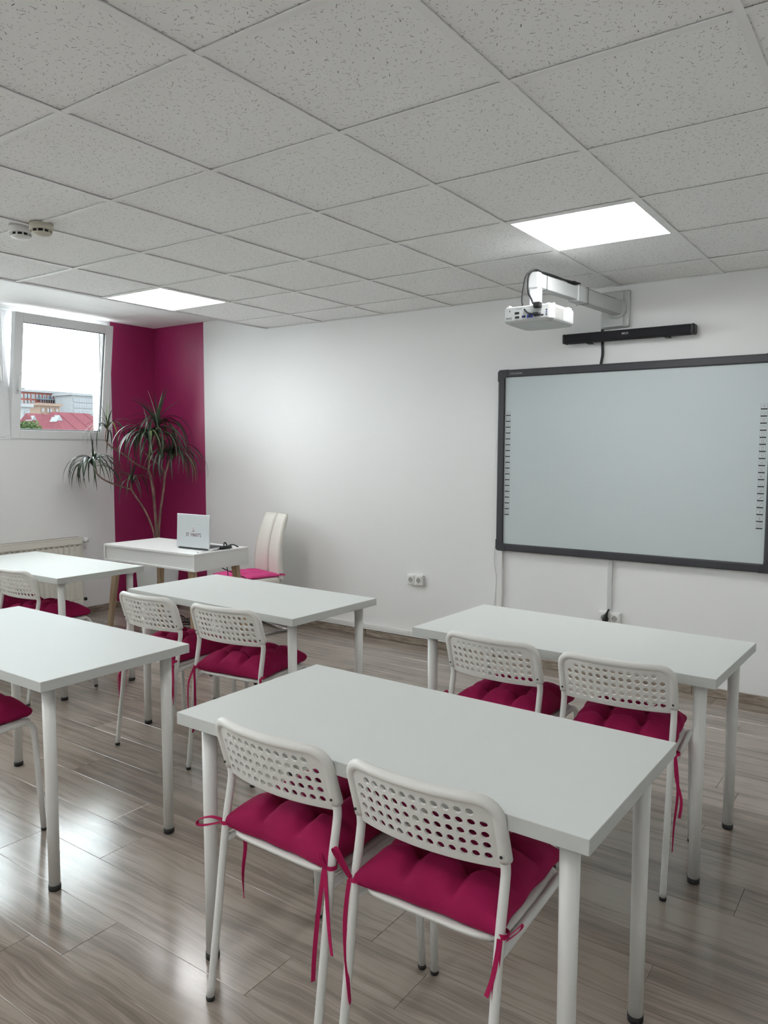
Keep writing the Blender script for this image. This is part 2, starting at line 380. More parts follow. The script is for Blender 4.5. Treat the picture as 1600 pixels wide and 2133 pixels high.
def link(name, me, parent=None, loc=None, rot=None):
    o = bpy.data.objects.new(name, me); COL.objects.link(o)
    if parent is not None: o.parent = parent
    if loc is not None: o.location = loc
    if rot is not None: o.rotation_euler = rot
    return o
def empty(name, loc=(0, 0, 0), rz=0.0):
    o = bpy.data.objects.new(name, None); COL.objects.link(o); o.empty_display_size = 0.1
    o.location = loc; o.rotation_euler = (0, 0, rz); return o
def tag(o, label, cat, group=None):
    o['label'] = label; o['category'] = cat
    if group: o['group'] = group
    return o
def struct(o, label=None):
    o['kind'] = 'structure'
    if label: o['label'] = label
    return o
def copy_tree(o, parent=None):
    c = o.copy(); COL.objects.link(c); c.parent = parent
    for ch in list(o.children): copy_tree(ch, c)
    return c
def smooth_path(pts, n=6):
    """Catmull-Rom through pts"""
    P = [Vector(p) for p in pts]; out = []
    for i in range(len(P)-1):
        p0 = P[max(i-1, 0)]; p1 = P[i]; p2 = P[i+1]; p3 = P[min(i+2, len(P)-1)]
        for k in range(n):
            t = k/n
            out.append(0.5*((2*p1)+(p2-p0)*t+(2*p0-5*p1+4*p2-p3)*t*t+(3*p1-p0-3*p2+p3)*t**3))
    out.append(P[-1]); return out
def arc_corner(a, b, c, r, n=6):
    """points rounding corner b between a and c with radius r"""
    a, b, c = Vector(a), Vector(b), Vector(c)
    d1 = (a-b).normalized(); d2 = (c-b).normalized()
    half = d1.angle(d2)/2; dist = r/math.tan(half)
    s_, e_ = b+d1*dist, b+d2*dist
    cen = b+(d1+d2).normalized()*(r/math.sin(half))
    out = []
    v1 = s_-cen; v2 = e_-cen; ang = v1.angle(v2); ax = v1.cross(v2).normalized()
    for k in range(n+1):
        out.append(cen+Matrix.Rotation(ang*k/n, 3, ax) @ v1)
    return out
def text_mesh(name, body, size, mats, parent, mtx, extrude=0.0004, bold=False):
    cu = bpy.data.curves.new(name+'_tmp', 'FONT'); cu.body = body; cu.size = size; cu.extrude = extrude
    cu.align_x = 'CENTER'; cu.align_y = 'CENTER'; cu.resolution_u = 3
    if bold: cu.offset = size*0.015
    ob = bpy.data.objects.new('tmp', cu); COL.objects.link(ob)
    dg = bpy.context.evaluated_depsgraph_get(); dg.update()
    me = bpy.data.meshes.new_from_object(ob.evaluated_get(dg)); me.name = name
    bpy.data.objects.remove(ob)
    me.materials.clear(); me.materials.append(MT[mats])
    me.transform(mtx)
    return link(name, me, parent)

rng = random.Random(7)

# ================================================================== SETTING
# ---- floor of laminate planks laid along the front wall
b = MB(); b.box((XL-0.2, YB-0.2, -0.12), (XR+0.2, YF+0.2, -0.0100))
floor = struct(b.build('floor', 'subfloor'), 'grey oak laminate plank floor')
PW, PL = 0.1916, 1.285
known = {0: -1.114, 1: -0.755, -1: -0.381, 3: -0.245, 11: 0.93, 10: 1.02}
plank_meshes = {}
def plank_mesh(length, width):
    k = (round(length, 3), round(width, 3))
    if k not in plank_meshes:
        b = MB(); b.box((-length/2+0.0004, -width/2+0.0004, -0.0100), (length/2-0.0004, width/2-0.0004, 0.0), 0, b=0.0011)
        plank_meshes[k] = b.mesh('plank', 'floor')
    return plank_meshes[k]
row0 = int(math.floor((YB+0.63)/PW)); row1 = int(math.ceil((YF+0.63)/PW))
for rr_ in range(row0, row1):
    ya = max(-0.63+rr_*PW, YB); yb = min(-0.63+(rr_+1)*PW, YF)
    if yb-ya < 0.01: continue
    seam = known.get(rr_, -0.755+((rr_*0.4177) % 1.0)*PL)
    x = seam-math.ceil((seam-XL)/PL)*PL
    while x < XR-0.001:
        xa, xb = max(x, XL), min(x+PL, XR)
        if xb-xa > 0.02:
            link('plank', plank_mesh(xb-xa, yb-ya), floor, ((xa+xb)/2, (ya+yb)/2, 0))
        x += PL

# ---- walls
T = 0.25
b = MB()
b.box((-3.795, YF, 0), (XR+T, YF+T, 2.8)); b.box((XL-T, YF, 0), (-3.795, YF+T, 2.8), 1)
struct(b.build('wall_front', ['wall', 'purple']), 'white front wall with a burgundy corner strip')
WINS = [(0.30, 2.285), (-2.05, 0.0), (-4.35, -2.35)]
b = MB()
b.box((XL-T, YB-T, 0), (XL, 2.31, WZ0)); b.box((XL-T, YB-T, WZ1), (XL, 2.31, 2.8))
b.box((XL-T, 2.31, 0), (XL, YF, 2.8), 1)
ys = [2.31]+[v for wv in WINS for v in (wv[1], wv[0])]+[YB-T]
for k in range(0, len(ys), 2): b.box((XL-T, ys[k+1], WZ0), (XL, ys[k], WZ1))
struct(b.build('wall_left', ['wall', 'purple']), 'white window wall ending in a burgundy corner')
b = MB(); b.box((XR, YB-T, 0), (XR+T, YF, 2.8)); struct(b.build('wall_right', 'wall'))
b = MB(); b.box((XL, YB-T, 0), (XR, YB, 2.8)); struct(b.build('wall_back', 'wall'))

# ---- ceiling: tiles on a bar grid, raised plain strip along the window
b = MB(); b.box((XS, YB, ZC+0.03), (XR, YF, ZC+0.25))
ceiling = struct(b.build('ceiling', 'void'), 'suspended ceiling of fissured square tiles')
LIGHTS = [(0, 2), (-5, 2), (0, -4), (-5, -4), (0, -6), (-5, -6)]  # both rows behind the camera are unseen, added to brighten the room
S = 0.6
i0, i1 = -5, int(math.ceil(XR/S)); j0, j1 = int(math.floor(YB/S)), int(math.ceil(YF/S))
tile_meshes = {}
for i in range(i0, i1):
    for j in range(j0, j1):
        if (i, j) in LIGHTS: continue
        xa, xb = i*S, min((i+1)*S, XR); ya, yb = max(j*S, YB), min((j+1)*S, YF)
        if xb-xa < 0.04 or yb-ya < 0.04: continue
        k = (round(xb-xa, 3), round(yb-ya, 3))
        if k not in tile_meshes:
            bb = MB(); bb.box((-k[0]/2+0.004, -k[1]/2+0.004, 0), (k[0]/2-0.004, k[1]/2-0.004, 0.014))
            tile_meshes[k] = bb.mesh('tile', 'tile')
        link('tile', tile_meshes[k], ceiling, ((xa+xb)/2, (ya+yb)/2, ZC+0.0062+rng.uniform(0, 0.0008)))
for i in range(i0, i1+1):
    x = min(i*S, XR)
    bb = MB(); bb.box((x-0.012, YB, ZC), (x+0.012, YF, ZC+0.0035)); bb.box((x-0.002, YB, ZC+0.003), (x+0.002, YF, ZC+0.025))
    bb.build('grid_bar', 'grid', ceiling)
for j in range(j0, j1+1):
    y = min(max(j*S, YB), YF)
    bb = MB(); bb.box((XS, y-0.012, ZC+0.0006), (XR, y+0.012, ZC+0.004)); bb.box((XS, y-0.002, ZC+0.003), (XR, y+0.002, ZC+0.03))
    bb.build('grid_bar', 'grid', ceiling)
b = MB(); b.box((XS-0.012, YB, ZC), (XS+0.0, YF, ZR)); b.build('ceiling_riser', 'ceil_plain', ceiling)
b = MB(); b.box((XL, YB, ZR+0.012), (XS-0.012, YF, ZR+0.10))
strip = b.build('raised_strip', 'void', ceiling)
for (xa, xb) in ((XL, -3.905), (-3.905, -3.305), (-3.305, XS-0.012)):
    y = YF
    for j in range(j1, j0-1, -1):
        yb = min((j+1)*S-0.18, YF); ya = max(j*S-0.18, YB)
        if yb-ya < 0.03: continue
        bb = MB(); bb.box((xa+0.001, ya+0.0008, ZR), (xb-0.001, yb-0.0008, ZR+0.012), b=0.0008)
        bb.build('board', 'ceil_plain', strip)

# ---- skirting boards
b = MB(); x = XL
for k, xe in enumerate((-3.2, -1.95, 0.52, 1.8, XR)):
    b.box((x+0.0012, YF-0.016, 0), (xe-0.0012, YF-0.0005, 0.056), b=0.003); x = xe
struct(b.build('baseboard_front', 'skirt'))
b = MB(); y = YB
for ye in (-2.2, 0.2, 2.0, YF-0.016):
    b.box((XL+0.0005, y+0.0012, 0), (XL+0.016, ye-0.0012, 0.056), b=0.003); y = ye
struct(b.build('baseboard_left', 'skirt'))

# ---- windows
def sash_mesh(w_, h_, rail, th):
    bb = MB()
    for lo, hi in (((0, 0), (rail, h_)), ((w_-rail, 0), (w_, h_)), ((rail, 0), (w_-rail, rail)), ((rail, h_-rail), (w_-rail, h_))):
        bb.box((0, lo[0], lo[1]), (th, hi[0], hi[1]), 0, b=0.004)
    for lo, hi in (((rail, rail), (rail+0.006, h_-rail)), ((w_-rail-0.006, rail), (w_-rail, h_-rail)), ((rail, rail), (w_-rail, rail+0.006)), ((rail, h_-rail-0.006), (w_-rail, h_-rail))):
        bb.box((0.020, lo[0], lo[1]), (0.040, hi[0], hi[1]), 1)
    # hardware strip round the outer edge
    bb.box((0.012, w_-0.0005, 0.01), (0.020, w_+0.004, h_-0.01), 1)
    bb.box((0.030, w_-0.0005, 0.01), (0.036, w_+0.003, h_-0.01), 2)
    return bb
def handle(parent, y, z, x):
    hb = MB(); hb.box((x, y-0.014, z-0.035), (x+0.010, y+0.014, z+0.035), b=0.004)
    hb.tube([(x+0.008, y, z), (x+0.04, y, z)], 0.009, 10)
    hb.box((x+0.034, y-0.010, z-0.012), (x+0.048, y+0.012, z+0.118), b=0.005)
    return hb.build('handle', 'winframe', parent)
for wi, (ya, yb) in enumerate(WINS):
    root = empty('window_%d' % (wi+1), (XL, ya, WZ0)); struct(root, 'white window with a tilted sash' if wi == 0 else None)
    W_, H_ = yb-ya, WZ1-WZ0
    mull = 1.325-ya if wi == 0 else W_/2
    fr = MB(); fx0, fx1 = -0.075, 0.004
    f = 0.05
    for lo, hi in (((0, 0), (f, H_)), ((W_-f, 0), (W_, H_)), ((f, 0), (W_-f, 0.035)), ((f, H_-0.03), (W_-f, H_))):
        fr.box((fx0, lo[0]+0.0005, lo[1]+0.0005), (fx1, hi[0]-0.0005, hi[1]-0.0005), 0, b=0.003)
    fr.box((fx0, mull-0.036, 0.035), (fx1, mull+0.036, H_-0.03), 0, b=0.003)
    # seals in the rebate
    for y in (f, mull-0.036, mull+0.036, W_-f):
        sgn = 1 if y in (f, mull+0.036) else -1
        fr.box((-0.055, min(y, y+sgn*0.004), 0.04), (-0.047, max(y, y+sgn*0.004), H_-0.035), 1)
        fr.box((-0.030, min(y, y+sgn*0.003), 0.04), (-0.026, max(y, y+sgn*0.003), H_-0.035), 1)
    fr.build('frame', ['winframe', 'gasket'], root)
    sl = MB(); sl.box((-T-0.03, -0.0, -0.03), (fx0, W_, -0.002)); sl.build('outer_sill', 'winframe', root)
    # closed sash
    sw = mull-0.036-f+0.03
    s_ = sash_mesh(sw, H_-0.045, 0.072, 0.058).build('sash', ['winframe', 'gasket', 'chrome'], root, (-0.044, f-0.015, 0.020))
    g = MB(); g.box((0.024, 0.072, 0.072), (0.034, sw-0.072, H_-0.045-0.072)); g.build('pane', 'glass', s_)
    handle(s_, sw-0.036, 0.45, 0.058)
    sw = W_-f-mull-0.036+0.03; sh = H_-0.045
    rot = (0, R(7.2), 0) if wi == 0 else (0, 0, 0)
    s_ = sash_mesh(sw, sh, 0.074, 0.058).build('sash', ['winframe', 'gasket', 'chrome'], root, (-0.044, mull+0.036-0.015, 0.016), rot)
    g = MB(); g.box((0.024, 0.074, 0.074), (0.034, sw-0.074, sh-0.074)); g.build('pane', 'glass', s_)
    handle(s_, 0.036, 0.40, 0.058)
    if wi == 0:
        st = MB(); st.tube([(-0.03, W_-f-0.004, H_-0.05), (0.06, W_-f-0.012, H_-0.075)], 0.004, 6); st.build('stay_arm', 'chrome', root)
        hg = MB(); hg.box((0.004, W_-f-0.006, 0.01), (0.018, W_-f+0.008, 0.07), b=0.003); hg.build('hinge', 'pvc_grey', root)

# ---- cable trunking on the front wall (part of the room's fittings)
b = MB(); b.box((XL+0.02, YF-0.022, 0.058), (-0.82, YF, 0.101), b=0.0025); b.box((XL+0.02, YF-0.0245, 0.076), (-0.82, YF-0.021, 0.0785), 1)
for x in (-3.0, -1.535): b.box((x-0.001, YF-0.0235, 0.059), (x+0.001, YF-0.02, 0.100), 1)
tag(b.build('cable_trunking', ['pvc', 'pvc_grey']), 'white plastic cable trunking running above the skirting board', 'trunking')
b = MB(); b.box((-0.803, YF-0.020, 0.058), (-0.762, YF, 0.80), b=0.002)
tag(b.build('cable_trunking', 'pvc'), 'upright white trunking below the left end of the interactive board', 'trunking')
b = MB(); b.box((-0.018, YF-0.016, 0.452), (0.012, YF, 0.80), b=0.002)
tag(b.build('cable_trunking', 'pvc_grey'), 'short upright white trunking above the socket with a black plug', 'trunking')

# ================================================================== FURNITURE
# ---- student tables
def make_table():
    root = empty('student_table')
    b = MB(); b.box((-0.6, -0.3, 0.701), (0.6, 0.3, 0.735), 1, b=0.0012)
    top_z = max(v[2] for v in b.v)
    for k, f_ in enumerate(b.f):
        if all(abs(b.v[i][2]-top_z) < 1e-6 for i in f_): b.m[k] = 0
    b.build('tabletop', ['table', 'tedge'], root)
    for sx in (-1, 1):
        for sy in (-1, 1):
            l = MB(); l.lathe([(0.0185, 0.018), (0.0195, 0.35), (0.0215, 0.690)], n=24); l.lathe([(0.0290, 0.690), (0.0290, 0.7005)], n=24)
            lo = l.build('leg', 'metal_white', root, (sx*0.537, sy*0.237, 0))
            c = MB(); c.lathe([(0.0185, 0.0), (0.0203, 0.003), (0.0203, 0.019)], n=24); c.build('foot_cap', 'rubber', lo)
    return root
TABLES = [
    (0.524, -0.341, -0.6, 'white rectangular table nearest the camera, two chairs pushed under its front'),
    (0.501, 0.903, -2.0, 'white rectangular table right in front of the interactive board'),
    (-1.200, 0.760, -1.9, 'white rectangular table between the teacher desk and the nearest table'),
    (-1.244, -0.403, -0.2, 'white table cut off by the left edge, bare glossy top in the foreground'),
    (-3.000, 0.728, 0.8, 'white table beside the radiator under the window')]
tp = make_table()
for k, (x, y, a, lab) in enumerate(TABLES):
    t = tp if k == 0 else copy_tree(tp)
    t.location = (x, y, 0); t.rotation_euler = (0, 0, R(a))
    tag(t, lab, 'table', 'white student tables')

# ---- student chairs (origin on the floor between the rear feet, +y towards the table)
def back_y(x, z):
    t = (z-0.605)/0.165
    return 0.088-0.052*t-0.030*(1-(x/0.185)**2)
def make_back():
    bm = bmesh.new(); NC, NR, sp = 13, 5, 0.0258
    xs = [-0.180]+[-sp*NC/2+sp*k for k in range(NC+1)]+[0.180]
    zs = [0.606]+[0.6175+sp*k for k in range(NR+1)]+[0.760]
    tt = [-1, -0.414, 0, 0.414, 1]; cache = {}
    def V(x, z):
        k = (round(x, 5), round(z, 5))
        if k not in cache: cache[k] = bm.verts.new((x, back_y(x, z), z))
        return cache[k]
    for a in range(len(xs)-1):
        for c in range(len(zs)-1):
            x0, x1, z0, z1 = xs[a], xs[a+1], zs[c], zs[c+1]
            xm, zm, hx, hz = (x0+x1)/2, (z0+z1)/2, (x1-x0)/2, (z1-z0)/2
            per = [(xm+hx*t, z0) for t in tt[:-1]]+[(x1, zm+hz*t) for t in tt[:-1]]+[(xm-hx*t, z1) for t in tt[:-1]]+[(x0, zm-hz*t) for t in tt[:-1]]
            pv = [V(*p) for p in per]
            hole = 1 <= a <= NC and 1 <= c <= NR and not (c == NR and a in (1, NC))
            if not hole:
                bm.faces.new(pv); continue
            hv = []
            for k in range(16):
                an = -3*math.pi/4+2*math.pi*k/16
                hx_, hz_ = xm+0.0088*math.cos(an), zm+0.0088*math.sin(an)
                hv.append(bm.verts.new((hx_, back_y(hx_, hz_), hz_)))
            for k in range(16):
                bm.faces.new((pv[k], pv[(k+1) % 16], hv[(k+1) % 16], hv[k]))
    bmesh.ops.recalc_face_normals(bm, faces=bm.faces[:])
    bmesh.ops.solidify(bm, geom=bm.faces[:], thickness=0.0052)
    bmesh.ops.triangulate(bm, faces=[f for f in bm.faces if len(f.verts) > 4])
    bm.verts.index_update()
    b = MB(); b.add([v.co[:] for v in bm.verts], [[v.index for v in f.verts] for f in bm.faces], 0, False); bm.free()
    # thick rim: sleeves on both sides and the rolled top edge
    path = []; rad = []
    for z in (0.622, 0.632, 0.66, 0.69, 0.715): path.append((-0.187, back_y(0.187, z)+0.002, z)); rad.append(0.0152 if z < 0.65 else 0.0148)
    for k in range(1, 8):
        a = math.pi-math.pi/2*k/7; x = -0.142+0.045*math.cos(a); z = 0.722+0.043*math.sin(a)
        path.append((x, back_y(x, z)+0.001, z)); rad.append(0.0142-0.0018*k/7)
    for x in (-0.11, -0.07, -0.035, 0): path.append((x, back_y(x, 0.765), 0.765)); rad.append(0.0122)
    full = path+[(-p[0], p[1], p[2]) for p in path[-2::-1]]; radf = rad+rad[-2::-1]
    b.tube(full, radf, 12)
    b.tube([(x, back_y(x, 0.606), 0.606) for x in [-0.178+0.356*k/14 for k in range(15)]], 0.0052, 8)
    return b
def make_chair():
    root = empty('student_chair')
    make_back().build('backrest', 'plastic_white', root)
    for s in (-1, 1):
        sc = MB(); sc.lathe([(0.0035, 0), (0.0035, 0.002)], n=8, mtx=Matrix.Rotation(R(90), 4, 'X')); sc.build('screw', 'dark', root, (s*0.187, 0.063, 0.637))
        # rear leg: floor to backrest sleeve
        X = s*0.187
        P = smooth_path([(X, 0.0, 0.006), (X, 0.034, 0.25), (X, 0.062, 0.46), (X, 0.082, 0.565), (X, 0.086, 0.60), (X, 0.078, 0.64), (X, 0.062, 0.70)], 5)
        l = MB(); l.tube(P, 0.0108, 12); lo = l.build('leg', 'metal_white', root)
        c = MB(); c.lathe([(0.0098, 0), (0.0116, 0.003), (0.0116, 0.012)], n=14); c.build('foot_cap', 'rubber', lo, (X, 0, 0))
        # side rail bending down into the front leg
        a_, b_, c_ = Vector((X, 0.062, 0.425)), Vector((X*1.01, 0.420, 0.445)), Vector((s*0.196, 0.447, 0.006))
        P = [a_, a_.lerp(b_, 0.5)]+arc_corner(a_, b_, c_, 0.045, 7)+[b_.lerp(c_, 0.5), c_]
        l = MB(); l.tube(P, 0.0108, 12); lo = l.build('leg', 'metal_white', root)
        c = MB(); c.lathe([(0.0098, 0), (0.0116, 0.003), (0.0116, 0.012)], n=14); c.build('foot_cap', 'rubber', lo, (s*0.196, 0.447, 0))
        bp = MB(); bp.lathe([(0.004, -0.012), (0.009, -0.008), (0.010, 0.0)], n=12); bp.build('bumper', 'rubber', root, (s*0.13, 0.10, 0.432))
    l = MB(); l.tube([(-0.187, 0.150, 0.430), (0.187, 0.150, 0.430)], 0.008, 10); l.build('cross_bar', 'metal_white', root)
    # moulded seat: dished shell with rounded corners and a rolled front
    n = 24; b = MB(); vs_ = []; fs = []
    def seat_pt(u, v):
        x = 0.180*u; y = 0.058+0.384*(v+1)/2
        m_ = max(abs(u), abs(v)); k = 1-0.10*(abs(u)**6)*(abs(v)**6)
        x *= k; y = 0.25+(y-0.25)*k
        z = 0.452-0.010*(1-u*u)*(1-v*v)
        if v > 0.72: z -= 0.018*((v-0.72)/0.28)**2
        if abs(u) > 0.9: z -= 0.006*((abs(u)-0.9)/0.1)
        return (x, y, z)
    for i in range(n+1):
        for j in range(n+1): vs_.append(seat_pt(-1+2*i/n, -1+2*j/n))
    N1_ = len(vs_); vs_ += [(p[0], p[1], p[2]-0.010) for p in vs_]
    idx = lambda i, j: i*(n+1)+j
    for i in range(n):
        for j in range(n):
            fs.append([idx(i, j), idx(i+1, j), idx(i+1, j+1), idx(i, j+1)]); fs.append([N1_+idx(i, j), N1_+idx(i, j+1), N1_+idx(i+1, j+1), N1_+idx(i+1, j)])
    for k in range(n):
        for (p, q) in ((idx(k, 0), idx(k+1, 0)), (idx(k+1, n), idx(k, n)), (idx(0, k+1), idx(0, k)), (idx(n, k), idx(n, k+1))): fs.append([q, p, N1_+p, N1_+q])
    b.add(vs_, fs, 0, True); b.build('seat', 'plastic_white', root)
    return root
CHAIRS = {
    'N1': (0.297, -0.700, -1.5, 'white perforated-back chair, left one at the table nearest the camera'),
    'N2': (0.747, -0.705, 0.5, 'white perforated-back chair in the foreground, closest of all to the camera'),
    'M1': (-1.430, 0.262, 2.0, 'white perforated-back chair, left one at the table beside the teacher desk'),
    'M2': (-0.915, 0.285, 6.0, 'white perforated-back chair, right one at the table beside the teacher desk'),
    'R1': (0.300, 0.490, -2.0, 'white perforated-back chair, left one at the table by the interactive board'),
    'R2': (0.786, 0.468, 3.5, 'white perforated-back chair, right one at the table by the interactive board'),
    'F2': (-2.720, 0.310, 2.0, 'white perforated-back chair at the table beside the radiator'),
    'F1': (-3.262, 0.335, 0.0, 'white chair at the left edge beside the radiator table, mostly out of frame'),
    'L2': (-1.295, -0.890, 2.0, 'white chair tucked under the foreground table cut off by the left edge')}
cp = make_chair(); first = True
for key, (x, y, a, lab) in CHAIRS.items():
    c = cp if first else copy_tree(cp); first = False
    c.location = (x, y, 0); c.rotation_euler = (0, 0, R(a)); tag(c, lab, 'chair', 'white student chairs')

# ---- tufted seat cushions, tied to the rear legs
def cushion_mesh(seed, half=0.182, puff=0.062, edge=0.034, name='seat_cushion', mats='fabric', tuft=0.34, flat=1.0):
    rg = random.Random(seed); n = 44; ph = [rg.uniform(0, 6.28) for _ in range(12)]
    vs_ = []; fs = []; ring = {}
    tf = [(sx*tuft+rg.uniform(-0.03, 0.03), sy*tuft+rg.uniform(-0.03, 0.03)) for sx in (-1, 1) for sy in (-1, 1)]
    amp = [rg.uniform(0.8, 1.2) for _ in range(9)]
    def outline(u, v):
        # corners pulled out, sides slightly scalloped between the tufts
        k = 1-0.045*(1-abs(u)**2)*(abs(v)**4)-0.045*(1-abs(v)**2)*(abs(u)**4)
        k += 0.012*math.sin(9*u+ph[0])*abs(v)**5+0.012*math.sin(9*v+ph[1])*abs(u)**5
        return half*u*k, half*v*k
    def top(u, v):
        e = max(0.0, (1-abs(u)**3.2)*(1-abs(v)**3.2))
        h = e**0.5
        # valleys running between tufts and out to the edges
        val = 0
        for s in (-1, 1):
            val += math.exp(-((u-s*tuft)/0.085)**2)*0.55+math.exp(-((v-s*tuft)/0.085)**2)*0.55
        dip = 0
        for (a, c) in tf:
            d2 = (u-a)**2+(v-c)**2; dip += math.exp(-d2/0.020)
            ang = math.atan2(v-c, u-a); d = math.sqrt(d2)
            h += 0.045*math.sin(7*ang+ph[2])*math.exp(-((d-0.22)/0.12)**2)*e
        ii = min(2, int((u+1)*1.5)); jj = min(2, int((v+1)*1.5))
        h = h*(1-min(0.62, val*0.8))*(0.94+0.06*amp[ii*3+jj])-0.62*min(1, dip)*e
        wr = 0.035*math.sin(23*u+6*math.sin(5*v+ph[3])+ph[4])*abs(v)**2*e+0.035*math.sin(23*v+6*math.sin(5*u+ph[5])+ph[6])*abs(u)**2*e
        return edge+puff*flat*(h+wr)
    for i in range(n+1):
        for j in range(n+1):
            # denser sampling to the rim
            u = math.sin((-1+2*i/n)*math.pi/2); v = math.sin((-1+2*j/n)*math.pi/2)
            u = 0.55*u+0.45*(-1+2*i/n); v = 0.55*v+0.45*(-1+2*j/n)
            x, y = outline(u, v); vs_.append((x, y, top(u, v)))
    Nn = len(vs_)
    for i in range(n+1):
        for j in range(n+1):
            x, y, z = vs_[i*(n+1)+j]; u, v = -1+2*i/n, -1+2*j/n
            rim = max(abs(u), abs(v))
            zb = 0.002+0.010*max(0, rim-0.93)/0.07
            vs_.append((x, y, zb))
    idx = lambda i, j: i*(n+1)+j
    for i in range(n):
        for j in range(n):
            fs.append([idx(i, j), idx(i+1, j), idx(i+1, j+1), idx(i, j+1)]); fs.append([Nn+idx(i, j), Nn+idx(i, j+1), Nn+idx(i+1, j+1), Nn+idx(i+1, j)])
    for k in range(n):
        for (p, q) in ((idx(k, 0), idx(k+1, 0)), (idx(k+1, n), idx(k, n)), (idx(0, k+1), idx(0, k)), (idx(n, k), idx(n, k+1))):
            for (r_, s_) in ((p, q),):
                mids = []
                for w_ in (p, q):
                    if w_ not in ring:
                        a_ = Vector(vs_[w_]); c_ = Vector(vs_[Nn+w_]); m_ = a_.lerp(c_, 0.5); out = Vector((a_.x, a_.y, 0)); L0 = max(abs(a_.x), abs(a_.y))
                        ring[w_] = len(vs_); vs_.append((m_.x*(1+0.0035/L0), m_.y*(1+0.0035/L0), m_.z))
                    mids.append(ring[w_])
                fs.append([q, p, mids[0], mids[1]]); fs.append([mids[1], mids[0], Nn+p, Nn+q])
    b = MB(); b.add(vs_, fs, 0, True)
    return b.mesh(name, mats)
CM = [cushion_mesh(s) for s in (3, 11, 23, 31)]
def ribbon(path, parent, w_=0.0095, wd=(1, 0.3, 0), tw=None):
    P = smooth_path(path, 6); N = len(P)
    wdir = []
    for i in range(N):
        a = (tw or 0)*i/max(1, N-1); v = Vector(wd)
        wdir.append((Matrix.Rotation(a, 3, 'Z') @ v)[:])
    b = MB(); b.band(P, w_, 0.0016, wdir); return b.build('tie', 'ribbon', parent)
CUSH = [('N1', 0, 0.0, 'left table-front chair in the foreground'), ('N2', 1, 1.5, ''), ('M1', 2, -2, ''), ('M2', 3, 2, ''), ('R1', 1, 1, ''), ('R2', 0, 4, ''), ('F2', 2, 0, ''), ('F1', 3, 0, ''), ('L2', 1, 0, '')]
CLAB = {
    'N1': 'raspberry tufted cushion on the left chair of the nearest table, looped tie at left',
    'N2': 'raspberry tufted cushion on the foreground chair closest to the camera',
    'M1': 'raspberry cushion on the left chair of the table beside the teacher desk',
    'M2': 'raspberry cushion on the right chair of the table beside the teacher desk',
    'R1': 'raspberry cushion on the left chair by the interactive board',
    'R2': 'raspberry cushion on the right chair by the interactive board',
    'F2': 'raspberry cushion on the chair with visible back at the radiator table',
    'F1': 'raspberry cushion at the left edge behind the perforated back near the radiator',
    'L2': 'dark raspberry cushion under the foreground table at the left edge'}
CUSHION_C = (0.0, 0.240, 0.4535)
